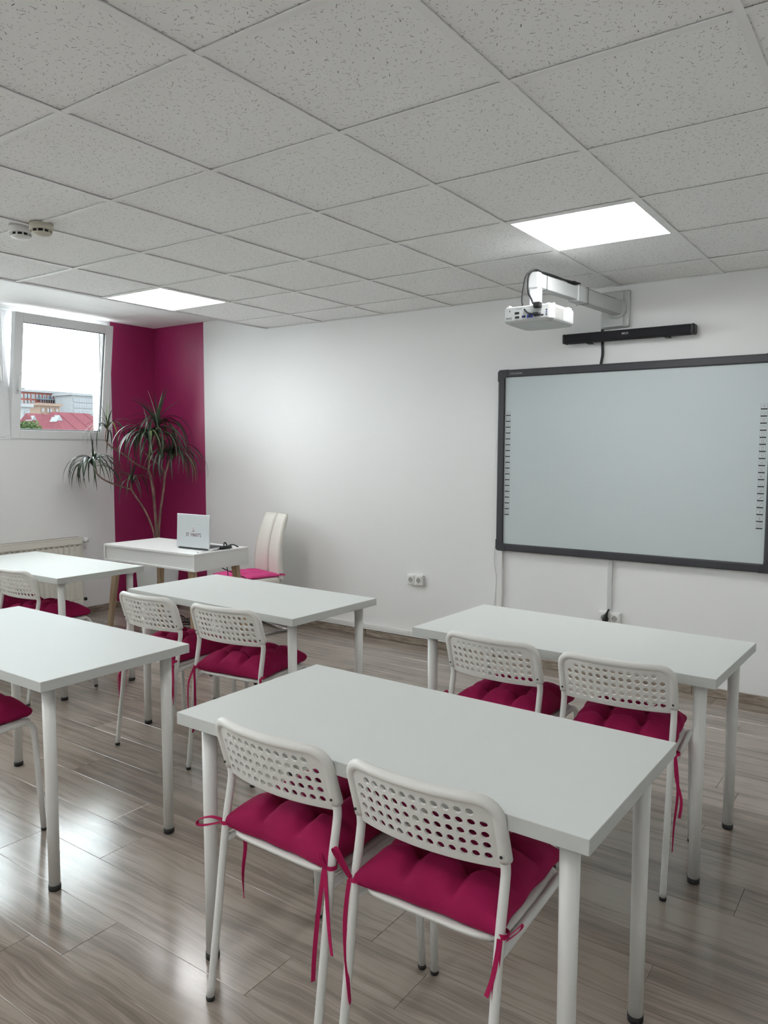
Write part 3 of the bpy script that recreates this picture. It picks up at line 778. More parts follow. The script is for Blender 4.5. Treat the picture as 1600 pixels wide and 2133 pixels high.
for key, mi, rot, _ in CUSH:
    x, y, a, lab = CHAIRS[key]; ar = R(a)
    # cushion frame follows its chair; lies on the seat
    off = Matrix.Rotation(ar, 3, 'Z') @ Vector(CUSHION_C)
    cu = link('seat_cushion', CM[mi], None, (x+off.x, y+off.y, off.z), (0, 0, R(a+rot)))
    tag(cu, CLAB[key], 'cushion', 'tied raspberry seat cushions')
    def L_(p): return (p[0]-CUSHION_C[0], p[1]-CUSHION_C[1], p[2]-CUSHION_C[2])
    for s in (-1, 1):
        Xl, Yl, Zl = s*0.187, 0.063, 0.472
        # ribbon from the cushion corner round the leg
        ring = [(Xl+0.0135*math.cos(t), Yl+0.0135*math.sin(t), Zl) for t in [k*math.pi/5 for k in range(11)]]
        b = MB(); b.band([L_(p) for p in ring], 0.010, 0.0018, (0, 0, 1)); b.build('tie', 'ribbon', cu)
        ribbon([L_((s*0.160, 0.085, 0.475)), L_((s*0.172, 0.078, 0.473)), L_((Xl, Yl+0.013, Zl))], cu, 0.009, (0, 0, 1))
        if key == 'N1' and s < 0:
            ribbon([L_(p) for p in [(-0.198, 0.06, 0.474), (-0.225, 0.045, 0.480), (-0.256, 0.03, 0.470), (-0.262, 0.028, 0.455), (-0.240, 0.035, 0.456), (-0.20, 0.055, 0.468)]], cu, 0.009, (0, 1, 0.2))
            ribbon([L_(p) for p in [(-0.160, 0.10, 0.448), (-0.150, 0.098, 0.40), (-0.153, 0.092, 0.34), (-0.150, 0.088, 0.30), (-0.140, 0.082, 0.262)]], cu, 0.010, (1, 0.4, 0), 2.2)
        elif key == 'N1':
            ribbon([L_(p) for p in [(0.178, 0.047, 0.47), (0.168, 0.036, 0.36), (0.160, 0.03, 0.25), (0.156, 0.03, 0.185)]], cu, 0.011, (1, 0.35, 0), 0.8)
            ribbon([L_(p) for p in [(0.180, 0.047, 0.47), (0.192, 0.040, 0.40), (0.207, 0.032, 0.32), (0.216, 0.030, 0.275)]], cu, 0.010, (1, 0.35, 0), -0.6)
            ribbon([L_(p) for p in [(0.180, 0.047, 0.472), (0.168, 0.045, 0.495), (0.160, 0.05, 0.505), (0.163, 0.055, 0.485), (0.176, 0.05, 0.472)]], cu, 0.008, (0.4, 1, 0))
        elif key == 'N2' and s < 0:
            ribbon([L_(p) for p in [(-0.198, 0.058, 0.470), (-0.215, 0.045, 0.505), (-0.232, 0.035, 0.540), (-0.222, 0.035, 0.545), (-0.208, 0.045, 0.510), (-0.196, 0.055, 0.474)]], cu, 0.009, (0.4, 1, 0.2))
            ribbon([L_(p) for p in [(-0.200, 0.055, 0.468), (-0.205, 0.045, 0.38), (-0.196, 0.035, 0.30), (-0.180, 0.025, 0.22), (-0.176, 0.025, 0.19)]], cu, 0.010, (1, 0.35, 0), 1.5)
        elif key == 'N2':
            ribbon([L_(p) for p in [(0.187, 0.047, 0.468), (0.183, 0.038, 0.38), (0.182, 0.03, 0.28), (0.172, 0.02, 0.17)]], cu, 0.012, (1, 0.35, 0), 0.5)
            ribbon([L_(p) for p in [(0.187, 0.045, 0.462), (0.178, 0.036, 0.39), (0.166, 0.03, 0.345)]], cu, 0.010, (1, 0.35, 0), -0.5)
            ribbon([L_(p) for p in [(0.196, 0.05, 0.468), (0.215, 0.06, 0.490), (0.226, 0.07, 0.500), (0.222, 0.066, 0.488), (0.20, 0.052, 0.466)]], cu, 0.008, (0.3, 1, 0.2))
        elif key == 'R1' and s < 0:
            ribbon([L_(p) for p in [(-0.19, 0.05, 0.475), (-0.21, 0.045, 0.50), (-0.20, 0.05, 0.525), (-0.19, 0.055, 0.50), (-0.195, 0.052, 0.475)]], cu, 0.009, (0.4, 1, 0.2))
        else:
            d = 0.02*math.sin(len(key)+ord(key[1])*2+s)
            ribbon([L_(p) for p in [(s*0.187, 0.047, 0.47), (s*0.187+d, 0.040, 0.36), (s*0.18+d, 0.030, 0.24), (s*0.19, 0.028, 0.15)]], cu, 0.010, (1, 0.35, 0), 1.2)
            ribbon([L_(p) for p in [(s*0.187, 0.047, 0.47), (s*0.205-d, 0.040, 0.40), (s*0.212, 0.030, 0.33), (s*0.208, 0.028, 0.27)]], cu, 0.009, (1, 0.35, 0), -0.9)

# ---- teacher desk
def desk():
    root = empty('teacher_desk', (-2.905, 1.697, 0)); tag(root, 'white teacher desk with shallow box top and splayed oak legs', 'desk')
    hx, hy, z0, z1 = 0.505, 0.255, 0.640, 0.762
    b = MB(); b.box((-hx, -hy, z1-0.016), (hx, hy, z1), b=0.001); b.build('top', 'desk', root)
    b = MB(); b.box((-hx, -hy, z0), (hx, hy, z0+0.014), b=0.001); b.build('bottom_board', 'desk', root)
    for s in (-1, 1):
        b = MB(); b.box((s*hx-(0.016 if s > 0 else 0), -hy, z0+0.014), (s*hx+(0.016 if s < 0 else 0), hy, z1-0.016)); b.build('side_panel', 'desk', root)
    b = MB(); b.box((-hx+0.016, -hy+0.012, z0+0.014), (hx-0.016, -hy+0.026, z1-0.016)); b.build('back_panel', 'desk', root)
    b = MB(); b.box((-hx+0.018, hy-0.020, z0+0.016), (0-0.001, hy-0.004, z1-0.018)); b.box((0.001, hy-0.020, z0+0.016), (hx-0.018, hy-0.004, z1-0.018)); b.build('drawer_front', 'desk', root)
    for sx in (-1, 1):
        for sy in (-1, 1):
            p0 = Vector((sx*(hx-0.085), sy*(hy-0.055), z0)); p1 = Vector((sx*(hx-0.015), sy*(hy-0.01), 0.0))
            b = MB(); a = 0.026; c = 0.017
            vs_ = [p0+Vector((dx*a, dy*0.018, 0)) for dx, dy in ((-1, -1), (1, -1), (1, 1), (-1, 1))]+[p1+Vector((dx*c, dy*0.013, 0)) for dx, dy in ((-1, -1), (1, -1), (1, 1), (-1, 1))]
            b.add(vs_, [[0, 1, 2, 3], [7, 6, 5, 4]]+[[k, 4+k, 4+(k+1) % 4, (k+1) % 4] for k in range(4)]); b.build('leg', 'legwood', root)
desk()

# ---- laptop
def laptop():
    root = empty('laptop', (-2.612, 1.618, 0.7625), R(2.0)); tag(root, 'open silver laptop with a school logo on its lid, on the teacher desk', 'laptop')
    b = MB(); b.box((-0.166, 0.0, 0.002), (0.166, 0.225, 0.014), b=0.003); base = b.build('base', 'laptop', root)
    b = MB(); b.box((-0.150, 0.085, 0.0138), (0.150, 0.20-0.02, 0.0148)); 
    for r_ in range(5):
        for k in range(13): b.box((-0.146+k*0.0225, 0.022+r_*0.0185, 0.0142), (-0.146+k*0.0225+0.019, 0.022+r_*0.0185+0.0155, 0.0158), 0)
    b.build('keyboard', 'dark', base)
    b = MB(); b.box((-0.05, 0.145, 0.0138), (0.05, 0.205, 0.0146)); b.build('touchpad', 'proj_grey', base)
    tilt = R(2.5)
    lid = MB(); lid.box((-0.166, -0.004, 0.0), (0.166, 0.004, 0.236), b=0.0025); lo = lid.build('lid', 'laptop', root, (0, -0.001, 0.014), (-tilt, 0, 0))
    b = MB(); b.box((-0.160, 0.0038, 0.008), (0.160, 0.0048, 0.230)); b.build('screen', 'screen_off', lo)
    b = MB(); b.box((-0.150, -0.002, 0.001), (0.150, 0.008, 0.012), b=0.002); b.build('hinge', 'dark', root)
    RX = Matrix.Rotation(R(90), 4, 'X')
    def at(x, z): return Matrix.Translation((x, -0.0043, z)) @ RX
    text_mesh('lettering', "ST  MARY'S", 0.036, 'logo', lo, at(0.006, 0.089) @ Matrix.Diagonal((0.86, 1.0, 1, 1)))
    # round crest above the lettering
    c = MB(); m_ = at(0.006, 0.131)
    c.lathe([(0.0190, -0.0004), (0.0190, 0.0003)], n=28, mi=0, mtx=m_)
    c.lathe([(0.0150, 0.0003), (0.0150, 0.0006)], n=28, mi=1, mtx=m_)
    c.lathe([(0.0125, 0.0006), (0.0125, 0.0009)], n=28, mi=0, mtx=m_)
    c.prism([(-0.0035, -0.006), (0.004, -0.005), (0.0035, 0.004), (0.0, 0.0075), (-0.003, 0.003)], 0.0009, 0.0012, 1, m_)
    arc = [(0.0172*math.cos(R(t)), 0.0172*math.sin(R(t))) for t in range(215, 326, 10)]+[(0.0135*math.cos(R(t)), 0.0135*math.sin(R(t))) for t in range(325, 214, -10)]
    for k in range(len(arc)//2-1):
        q = [arc[k], arc[k+1], arc[len(arc)-2-k], arc[len(arc)-1-k]]; c.prism(q, 0.0009, 0.0014, 2, m_)
    c.build('crest', ['logo_white', 'logo', 'dark'], lo)
laptop()

# ---- telescopic pointer with black grip and strap on the desk
root = empty('telescopic_pointer', (-2.438, 1.66, 0.762)); tag(root, 'silver telescopic pointer with a black grip lying on the teacher desk', 'pointer')
b = MB(); b.tube([(0.012, -0.165, 0.006), (0.002, -0.04, 0.007)], 0.0030, 8); b.tube([(0.002, -0.05, 0.007), (-0.004, 0.06, 0.008)], 0.0045, 8); b.lathe([(0.0045, -0.004), (0.0055, 0.0), (0.0045, 0.004)], (0.012, -0.166, 0.0065), 8); b.build('rod', 'chrome', root)
b = MB(); b.tube([(-0.004, 0.06, 0.0125), (-0.010, 0.16, 0.0135)], [0.011, 0.013], 10); b.build('grip', 'black', root)
b = MB(); b.tube(smooth_path([(-0.004, 0.10, 0.014), (0.004, 0.085, 0.022), (-0.004, 0.095, 0.045), (-0.012, 0.115, 0.044), (-0.010, 0.13, 0.022), (-0.012, 0.17, 0.025), (-0.015, 0.205, 0.018), (0.004, 0.225, 0.004)], 6), 0.0045, 8); b.build('strap', 'black', root)

# ---- teacher chair (faces the desk)
def teacher_chair():
    root = empty('upholstered_chair', (-2.745, 2.565, 0), R(165)); tag(root, 'high-backed cream leatherette chair behind the teacher desk', 'chair')
    # back: tapered padded slab, two halves split by a centre seam
    def half(s):
        n, k_ = 14, 10; vs_ = []; fs = []
        for i in range(n+1):
            t = i/n; z = 0.44+0.51*t
            wd = 0.205-0.045*t**1.3; yc = 0.02-0.085*t+0.035*math.sin(t*math.pi)
            for j in range(k_):
                a = 2*math.pi*j/k_
                cx = 0.5+0.5*math.copysign(abs(math.cos(a))**0.45, math.cos(a)); cy = math.copysign(abs(math.sin(a))**0.6, math.sin(a))
                endk = 1 if t < 0.93 else 1-0.35*((t-0.93)/0.07)**2
                x = s*(0.0015+(wd-0.0015)*cx)*(1 if t < 0.95 else 0.985); y = yc+0.027*cy*endk+0.018*(cx*cx)*1.0
                vs_.append((x, y, z))
        for i in range(n):
            for j in range(k_): fs.append([i*k_+j, i*k_+(j+1) % k_, (i+1)*k_+(j+1) % k_, (i+1)*k_+j])
        fs.append(list(range(k_))); fs.append([n*k_+j for j in range(k_)])
        return MB().add(vs_, fs, 0, True)
    for s in (-1, 1): half(s).build('back_pad', 'leather', root)
    b = MB(); b.tube([(0, 0.02-0.085*t+0.035*math.sin(t*math.pi)+0.012, 0.445+0.50*t) for t in [k/10 for k in range(11)]], 0.004, 6); b.build('centre_seam', 'seam', root)
    b = MB(); n = 20; vs_ = []; fs = []
    for lay, (z, kk) in enumerate(((0.385, 0.90), (0.395, 0.98), (0.42, 1.0), (0.445, 0.99), (0.455, 0.93))):
        for j in range(n*2):
            a = math.pi*j/n
            vs_.append((0.215*kk*math.copysign(abs(math.cos(a))**0.5, math.cos(a)), 0.225+0.225*kk*math.copysign(abs(math.sin(a))**0.5, math.sin(a)), z))
    m_ = n*2
    for l in range(4):
        for j in range(m_): fs.append([l*m_+j, l*m_+(j+1) % m_, (l+1)*m_+(j+1) % m_, (l+1)*m_+j])
    fs.append(list(range(m_-1, -1, -1))); fs.append([4*m_+j for j in range(m_)])
    b.add(vs_, fs, 0, True); b.build('seat', 'leather', root)
    for s in (-1, 1):   # chrome sled frame
        P = [(s*0.19, 0.02, 0.38)]+[tuple(p) for p in arc_corner((s*0.19, 0.02, 0.38), (s*0.19, 0.43, 0.375), (s*0.20, 0.45, 0.013), 0.05)]+[tuple(p) for p in arc_corner((s*0.19, 0.43, 0.375), (s*0.20, 0.45, 0.013), (s*0.20, -0.02, 0.013), 0.05)]+[(s*0.20, -0.02, 0.013)]
        l = MB(); l.tube(P, 0.011, 10); l.build('leg', 'chrome', root)
    l = MB(); l.tube([(-0.20, -0.02, 0.013), (0.20, -0.02, 0.013)], 0.011, 10); l.build('rear_bar', 'chrome', root)
    return root
tch = teacher_chair()
pk = link('seat_cushion', cushion_mesh(41, half=0.200, puff=0.026, edge=0.016, name='seat_cushion', mats='fabric_pink', tuft=0.36), None, (-2.745-0.2435*math.sin(R(165)), 2.565+0.2435*math.cos(R(165)), 0.4555), (0, 0, R(165)))
tag(pk, 'bright pink flat cushion on the high-backed cream chair', 'cushion')
b = MB(); b.band([(-0.19, -0.185, 0.018), (-0.215, -0.20, 0.022), (-0.245, -0.21, 0.020)], 0.016, 0.002, (0, 0, 1)); b.build('tie', 'fabric_pink', pk)

# ---- black cables at the desk
b = MB(); b.tube(smooth_path([(-2.80, 1.935, 0.635), (-2.70, 1.985, 0.57), (-2.58, 2.02, 0.53), (-2.49, 2.03, 0.49), (-2.44, 2.02, 0.35), (-2.47, 1.99, 0.12), (-2.50, 1.96, 0.012), (-2.62, 1.93, 0.006), (-2.85, 1.97, 0.006)], 6), 0.0042, 8)
tag(b.build('power_cable', 'black'), 'black cable drooping from the teacher desk past the pink cushion', 'cable')
b = MB(); b.tube(smooth_path([(-2.632, 1.94, 0.636), (-2.622, 1.955, 0.54), (-2.63, 1.95, 0.30), (-2.70, 1.96, 0.02), (-2.78, 2.02, 0.006)], 6), 0.0032, 8)
tag(b.build('power_cable', 'black'), 'thin black cable hanging straight down behind the teacher desk', 'cable')
pts = []
rg = random.Random(5)
for k in range(46):
    a = k*0.62; rr_ = 0.16+0.05*math.sin(k*0.9)
    pts.append((-3.36+rr_*1.25*math.cos(a)+0.04*math.sin(k*0.31), 2.15+rr_*0.75*math.sin(a), 0.006+0.045*(1+math.sin(k*1.7))*(k/46)))
pts += [(-3.10, 2.06, 0.03), (-2.95, 2.0, 0.006), (-2.75, 1.95, 0.006), (-2.60, 1.90, 0.006), (-2.47, 1.91, 0.006)]
b = MB(); b.tube(smooth_path(pts, 4), 0.0040, 7)
tag(b.build('power_cable', 'black'), 'black cable coiled on the floor under the teacher desk', 'cable')

# ---- radiator under the window
def radiator():
    root = empty('radiator', (XL, 0.905, 0)); tag(root, 'cream ribbed panel radiator on the wall below the window', 'radiator')
    Y0, Y1, z0, z1 = -1.0, 1.0, 0.115, 0.705; xf = 0.098
    b = MB(); n = 40; vs_ = []; fs = []          # front sheet pressed into vertical ribs
    prof = []
    pit = (Y1-Y0-0.06)/n
    for k in range(n):
        y = Y0+0.03+k*pit
        prof += [(y, xf-0.014), (y+pit*0.18, xf-0.014), (y+pit*0.38, xf), (y+pit*0.80, xf)]
    prof.append((Y1-0.03, xf-0.014))
    for (y, x) in prof:
        vs_ += [(xf-0.014, y, z0+0.03), (x, y, z0+0.05), (x, y, z1-0.075), (xf-0.014, y, z1-0.06)]
    for k in range(len(prof)-1):
        for q in range(3): fs.append([k*4+q, (k+1)*4+q, (k+1)*4+q+1, k*4+q+1])
    b.add(vs_, fs)
    b.box((xf-0.024, Y0, z0), (xf-0.0145, Y1, z1-0.01)); b.box((xf-0.0145, Y0, z0), (xf-0.001, Y1, z0+0.03)); b.box((xf-0.0145, Y0, z1-0.06), (xf-0.001, Y1, z1-0.01)); b.build('front_panel', 'radiator', root)
    b = MB()
    for k in range(n):
        y = Y0+0.03+k*pit+pit*0.38; b.box((xf-0.0015, y-pit*0.05, z1-0.076), (xf+0.0006, y+pit*0.50, z1-0.068))
    b.build('slots', 'rad_slot', root)
    b = MB(); b.box((0.030, Y0, z0), (0.042, Y1, z1-0.01)); b.build('rear_panel', 'radiator', root)
    b = MB(); b.box((0.022, Y0, z1-0.010), (xf+0.002, Y1, z1), b=0.002)
    for k in range(60): b.box((0.034, Y0+0.02+k*0.033, z1-0.0005), (xf-0.012, Y0+0.02+k*0.033+0.020, z1+0.0006), 1)
    b.build('top_grille', ['radiator', 'rad_slot'], root)
    for s in (Y0, Y1):
        b = MB(); b.box((0.022, s-0.002, z0+0.005), (xf, s+0.002, z1), b=0.001); b.build('side_cover', 'radiator', root)
    b = MB(); b.tube([(0.065, Y1, 0.672), (0.065, Y1+0.03, 0.672)], 0.010, 10); b.lathe([(0.014, 0), (0.024, 0.008), (0.026, 0.026), (0.021, 0.046), (0.008, 0.054)], (0.065, Y1+0.028, 0.672), 18, mtx=Matrix.Rotation(R(-90), 4, 'X')); b.build('thermostat_valve', 'pvc', root)
    b = MB(); b.tube([(0.065, Y1, 0.145), (0.065, Y1+0.03, 0.145)], 0.010, 10); b.lathe([(0.014, 0), (0.015, 0.02)], (0.065, Y1+0.028, 0.145), 10, mtx=Matrix.Rotation(R(-90), 4, 'X')); b.tube([(0.065, Y1+0.022, 0.145), (0.010, Y1+0.022, 0.145)], 0.007, 8); b.build('return_valve', 'rubber', root)
    for y in (-0.7, 0.7):
        b = MB(); b.box((0.001, y-0.02, 0.25), (0.030, y+0.02, 0.6)); b.build('wall_bracket', 'radiator', root)
radiator()

# ---- dragon tree in a white planter in the burgundy corner
def leaf_meshes():
    out = []
    for (e0, droop, L0) in ((84, 12, 0.25), (72, 45, 0.30), (76, 160, 0.40), (64, 152, 0.42), (48, 136, 0.42), (22, 108, 0.36), (64, 90, 0.34)):
        b = MB(); n = 11; p = Vector((0, 0, 0)); vs_ = []; fs = []; ang = R(e0)
        for i in range(n+1):
            t = i/n; wd = 0.0072*(min(1, 0.55+t*3.0))*(1-max(0, (t-0.35)/0.65)**1.6)+0.0004
            up = Vector((-math.sin(ang), 0, math.cos(ang)))
            vs_ += [(p+Vector((0, wd, 0))+up*wd*0.35)[:], p[:], (p+Vector((0, -wd, 0))+up*wd*0.35)[:]]
            p = p+Vector((math.cos(ang), 0, math.sin(ang)))*(L0/n); ang -= R(droop)/n*max(0.15, 1.75-1.5*t)
        for i in range(n):
            for k in range(2): fs.append([i*3+k, (i+1)*3+k, (i+1)*3+k+1, i*3+k+1])
        b.add(vs_, fs, 0, True); out.append(b.mesh('leaf', 'leaf'))
    return out
def plant():
    base = Vector((-3.94, 2.35, 0)); root = empty('dragon_tree', base); tag(root, 'tall dragon tree with spiky leaf crowns in a white planter', 'plant')
    b = MB(); b.lathe([(0.150, 0.0), (0.155, 0.005), (0.200, 0.62), (0.204, 0.64), (0.194, 0.64), (0.188, 0.60)], n=32); b.build('planter', 'pot', root)
    b = MB(); b.lathe([(0.0, 0.598), (0.19, 0.60)], n=32); b.build('soil', 'soil', root)
    loc = lambda p: (Vector(p)-base)[:]
    S1 = [(-3.941, 2.35, 0.60), (-3.938, 2.345, 0.757), (-3.951, 2.34, 0.975), (-3.978, 2.335, 1.191), (-4.008, 2.33, 1.289)]
    ST = [(S1, 0.014, 0.010), ([(-4.008, 2.33, 1.289), (-4.012, 2.347, 1.403), (-3.962, 2.363, 1.56), (-3.946, 2.38, 1.687)], 0.010, 0.008),
          ([(-4.008, 2.33, 1.289), (-4.04, 2.229, 1.34), (-4.072, 2.131, 1.42), (-4.104, 2.03, 1.486), (-4.136, 1.993, 1.544), (-4.168, 2.012, 1.598), (-4.2, 2.06, 1.665)], 0.008, 0.006),
          ([(-3.934, 2.37, 0.60), (-3.947, 2.377, 0.719), (-3.942, 2.393, 0.899), (-3.91, 2.41, 1.118), (-3.907, 2.427, 1.246), (-3.886, 2.443, 1.327), (-3.852, 2.46, 1.421)], 0.012, 0.008),
          ([(-3.911, 2.43, 1.246), (-3.914, 2.392, 1.319), (-3.943, 2.353, 1.361), (-4.036, 2.315, 1.441), (-4.004, 2.277, 1.504), (-3.906, 2.238, 1.558), (-3.85, 2.22, 1.585)], 0.008, 0.006),
          ([(-3.952, 2.335, 0.60), (-3.920, 2.300, 0.745), (-3.965, 2.247, 0.937), (-4.076, 2.2, 1.113), (-4.076, 2.203, 1.206)], 0.010, 0.007),
          ([(-4.076, 2.19, 1.118), (-4.091, 2.113, 1.145), (-4.106, 1.985, 1.191), (-4.121, 1.908, 1.242), (-4.135, 1.873, 1.303), (-4.15, 1.876, 1.364)], 0.008, 0.006)]
    for (pts, r0, r1) in ST:
        P = smooth_path([loc(p) for p in pts], 5); n = len(P)
        b = MB(); b.tube(P, [r0+(r1-r0)*k/(n-1) for k in range(n)], 8); b.build('stem', 'stem', root)
    LM = leaf_meshes(); rg = random.Random(12)
    CR = [((-3.946, 2.38, 1.687), 9, 26, 1.10), ((-4.2, 2.06, 1.665), 5, 16, 0.80), ((-3.85, 2.22, 1.585), 3, 50, 1.05),
          ((-3.852, 2.46, 1.421), 6, 42, 1.05), ((-4.076, 2.203, 1.206), 4, 15, 0.80), ((-4.15, 1.876, 1.364), 3, 40, 0.88)]
    for ci, (c, nu, nd, sc) in enumerate(CR):
        for k in range(nu+nd):
            if k < nu: mi = rg.choice((0, 0, 1)); az = rg.uniform(0, 360); dz = 0.0
            else: mi = rg.choice((2, 3, 3, 4, 4, 5, 6, 1) if ci in (0, 1, 4) else (2, 3, 3, 4, 4, 5, 3)); az = (k-nu)*137.5+rg.uniform(-20, 20); dz = -rg.uniform(0, 0.05)
            # keep leaves clear of the two walls in the corner
            L0 = 0.30*sc; ex = c[0]+math.cos(R(az))*L0*0.8; ey = c[1]+math.sin(R(az))*L0*0.8
            if mi != 0 and (ex < XL+0.02 or ey > YF-0.02): az += 180; 
            o = link('leaf', LM[mi], root, loc((c[0], c[1], c[2]+dz)), (R(rg.uniform(-12, 12)), 0, R(az)))
            s_ = sc*rg.uniform(0.9, 1.3); o.scale = (s_, s_, s_)
plant()

# ================================================================== FRONT WALL EQUIPMENT
# ---- interactive board
def board():
    x0, x1, z0, z1 = -0.803, 0.936, 0.779, 2.016
    cx, cz = (x0+x1)/2, (z0+z1)/2
    root = empty('interactive_board', (cx, YF, z0)); tag(root, 'large interactive whiteboard in a dark grey frame on the front wall', 'whiteboard')
    W_, H_ = (x1-x0)/2, z1-z0; f = 0.050; yb, yf = -0.004, -0.042
    b = MB(); b.box((-W_+0.02, -0.030, 0.02), (W_-0.02, yb, H_-0.02)); b.build('panel', 'board', root)
    b = MB()
    for lo, hi in (((-W_+f-0.004, f-0.004), (W_-f+0.004, f)), ((-W_+f-0.004, H_-f), (W_-f+0.004, H_-f+0.004)), ((-W_+f-0.004, f), (-W_+f, H_-f)), ((W_-f, f), (W_-f+0.004, H_-f))):
        b.box((lo[0], -0.036, lo[1]), (hi[0], -0.029, hi[1]))
    b.build('seal', 'black', root)
    def rail(lo, hi):
        bb = MB(); bb.box((lo[0], yf, lo[1]), (hi[0], yb, hi[1]), b=0.007, seg=2); bb.build('frame_rail', 'bframe', root)
    rail((-W_+0.055, 0), (W_-0.055, f)); rail((-W_+0.055, H_-f), (W_-0.055, H_)); rail((-W_, 0.055), (-W_+f, H_-0.055)); rail((W_-f, 0.055), (W_, H_-0.055))
    for sx in (-1, 1):
        for sz in (0, 1):
            # rounded corner piece, cut on the diagonal
            n = 6; r_ = 0.022; poly = [(0.070, 0.0)]
            poly = [(r_-r_*math.sin(R(90*k/n)), r_-r_*math.cos(R(90*k/n))) for k in range(n+1)]
            poly = [(0.078, 0.0)]+poly+[(0.0, 0.078), (f+0.001, 0.064), (f+0.001, f+0.001), (0.064, f+0.001)]
            pts = [(sx*(-W_-0.001+p[0])*1.0 if sx > 0 else -(-W_-0.001+p[0]), (p[1]-0.001 if sz == 0 else H_+0.001-p[1])) for p in poly]
            bb = MB(); m_ = Matrix.Rotation(R(90), 4, 'X')
            bb.prism(pts, -yb, -yf+0.0025, 0, m_)
            bb.build('corner_piece', 'bframe2', root)
    RX = Matrix.Rotation(R(90), 4, 'X')
    text_mesh('brand_lettering', 'INTECHBOARD', 0.013, 'proj_grey', root, Matrix.Translation((-W_+0.135, yf-0.0005, H_-0.027)) @ RX)
    # printed tool keys down both sides
    GL = [
        [('p', [(-.5, 0), (.5, 0)]), ('p', [(0, -.5), (0, .5)])], [('p', [(-.5, -.2), (.5, -.2), (.5, .3), (-.5, .3), (-.5, -.2)])],
        [('p', [(-.4, .4), (.4, .4)]), ('p', [(-.4, 0), (.4, 0)]), ('p', [(-.4, -.4), (.4, -.4)])], [('p', [(-.4, -.4), (-.4, .4), (.2, .4), (.4, .1), (.4, -.4)])],
        [('o', 0, 0, .45)], [('p', [(-.4, -.4), (-.4, .5), (.2, .5), (.2, -.4), (-.4, -.4)]), ('p', [(.1, -.1), (.5, -.5)])], [('p', [(-.3, -.4), (-.3, .4), (.3, .4), (.3, -.4), (-.3, -.4)])],
        [('o', 0, 0, .3)], [('p', [(-.5, .2), (.5, .2)]), ('p', [(-.5, -.2), (.5, -.2)])], [('o', -.1, .1, .33), ('p', [(.1, -.1), (.5, -.5)])], [('o', -.1, .1, .33), ('p', [(.1, -.1), (.5, -.5)]), ('p', [(-.3, .1), (.1, .1)])],
        [('p', [(.3, .4), (.4, -.1), (-.2, -.3), (-.4, .1)])], [('p', [(-.4, -.2), (0, .3), (.5, .2), (.2, -.3), (-.4, -.2)])], [('p', [(-.4, -.4), (.4, .4)]), ('p', [(-.3, -.4), (.5, .3)])],
        [('p', [(-.5, -.5), (.5, .5)])], [('p', [(0, -.5), (0, .5), (.3, .1)])], [('p', [(-.2, .5), (-.2, -.3), (0, -.1), (.2, -.5)]), ('p', [(-.2, .5), (.3, 0), (0, -.1)])], [('p', [(-.5, -.3), (.5, -.3), (.5, .3), (-.5, .3), (-.5, -.3)])]]
    kw, kh = 0.0345, 0.0315
    for k in range(18):
        bb = MB(); m_ = RX
        bb.prism([(-kw/2, -kh/2), (kw/2, -kh/2), (kw/2, kh/2), (-kw/2, kh/2)], 0.0, 0.0004, 0, m_)
        bb.prism([(-kw/2, -kh/2), (kw/2-0.001, -kh/2), (kw/2, -kh/2+0.0075), (-kw/2, -kh/2+0.0075)], 0.0004, 0.0008, 1, m_)
        t = 0.0011
        for q in (((-kw/2, -kh/2), (-kw/2+t, kh/2)), ((kw/2-t, -kh/2), (kw/2, kh/2)), ((-kw/2, kh/2-t), (kw/2, kh/2))):
            bb.prism([(q[0][0], q[0][1]), (q[1][0], q[0][1]), (q[1][0], q[1][1]), (q[0][0], q[1][1])], 0.0004, 0.0007, 2, m_)
        for g in GL[k]:
            pts = g[1] if g[0] == 'p' else [(g[1]+g[3]*math.cos(R(a)), g[2]+g[3]*math.sin(R(a))) for a in range(0, 361, 40)]
            P = [Vector((p[0]*0.020, p[1]*0.015+0.0035, 0)) for p in pts]
            for a, c in zip(P[:-1], P[1:]):
                d = (c-a).normalized(); nn = Vector((-d.y, d.x, 0))*0.0009
                bb.prism([(a-nn)[:2], (c-nn)[:2], (c+nn)[:2], (a+nn)[:2]], 0.0004, 0.0009, 2, m_)
        me = bb.mesh('tool_key', ['keywhite', 'keyink', 'keygrey'])
        z = 1.721-k*0.03985-z0
        link('tool_key', me, root, (-0.728-cx, -0.0303, z)); link('tool_key', me, root, (0.855-cx, -0.0303, z))
board()

# ---- sound bar
def soundbar():
    root = empty('sound_bar', (0.073, YF, 2.183)); tag(root, 'long black sound bar on the wall between projector mount and board', 'speaker')
    b = MB(); b.box((-0.385, -0.085, -0.029), (0.385, -0.015, 0.029), b=0.008, seg=2); b.build('body', 'speaker_cloth', root)
    for s in (-1, 1):
        b = MB(); b.box((s*0.393-0.012, -0.087, -0.0305), (s*0.393+0.012, -0.013, 0.0305), b=0.009, seg=2); b.build('end_cap', 'black', root)
        b = MB(); b.box((s*0.24-0.012, -0.06, -0.036), (s*0.24+0.012, 0.0, -0.029)); b.build('bracket', 'black', root)
    text_mesh('brand_lettering', 'MICO', 0.016, 'proj_grey', root, Matrix.Translation((0.0, -0.0855, 0.004)) @ Matrix.Rotation(R(90), 4, 'X'), bold=True)
soundbar()

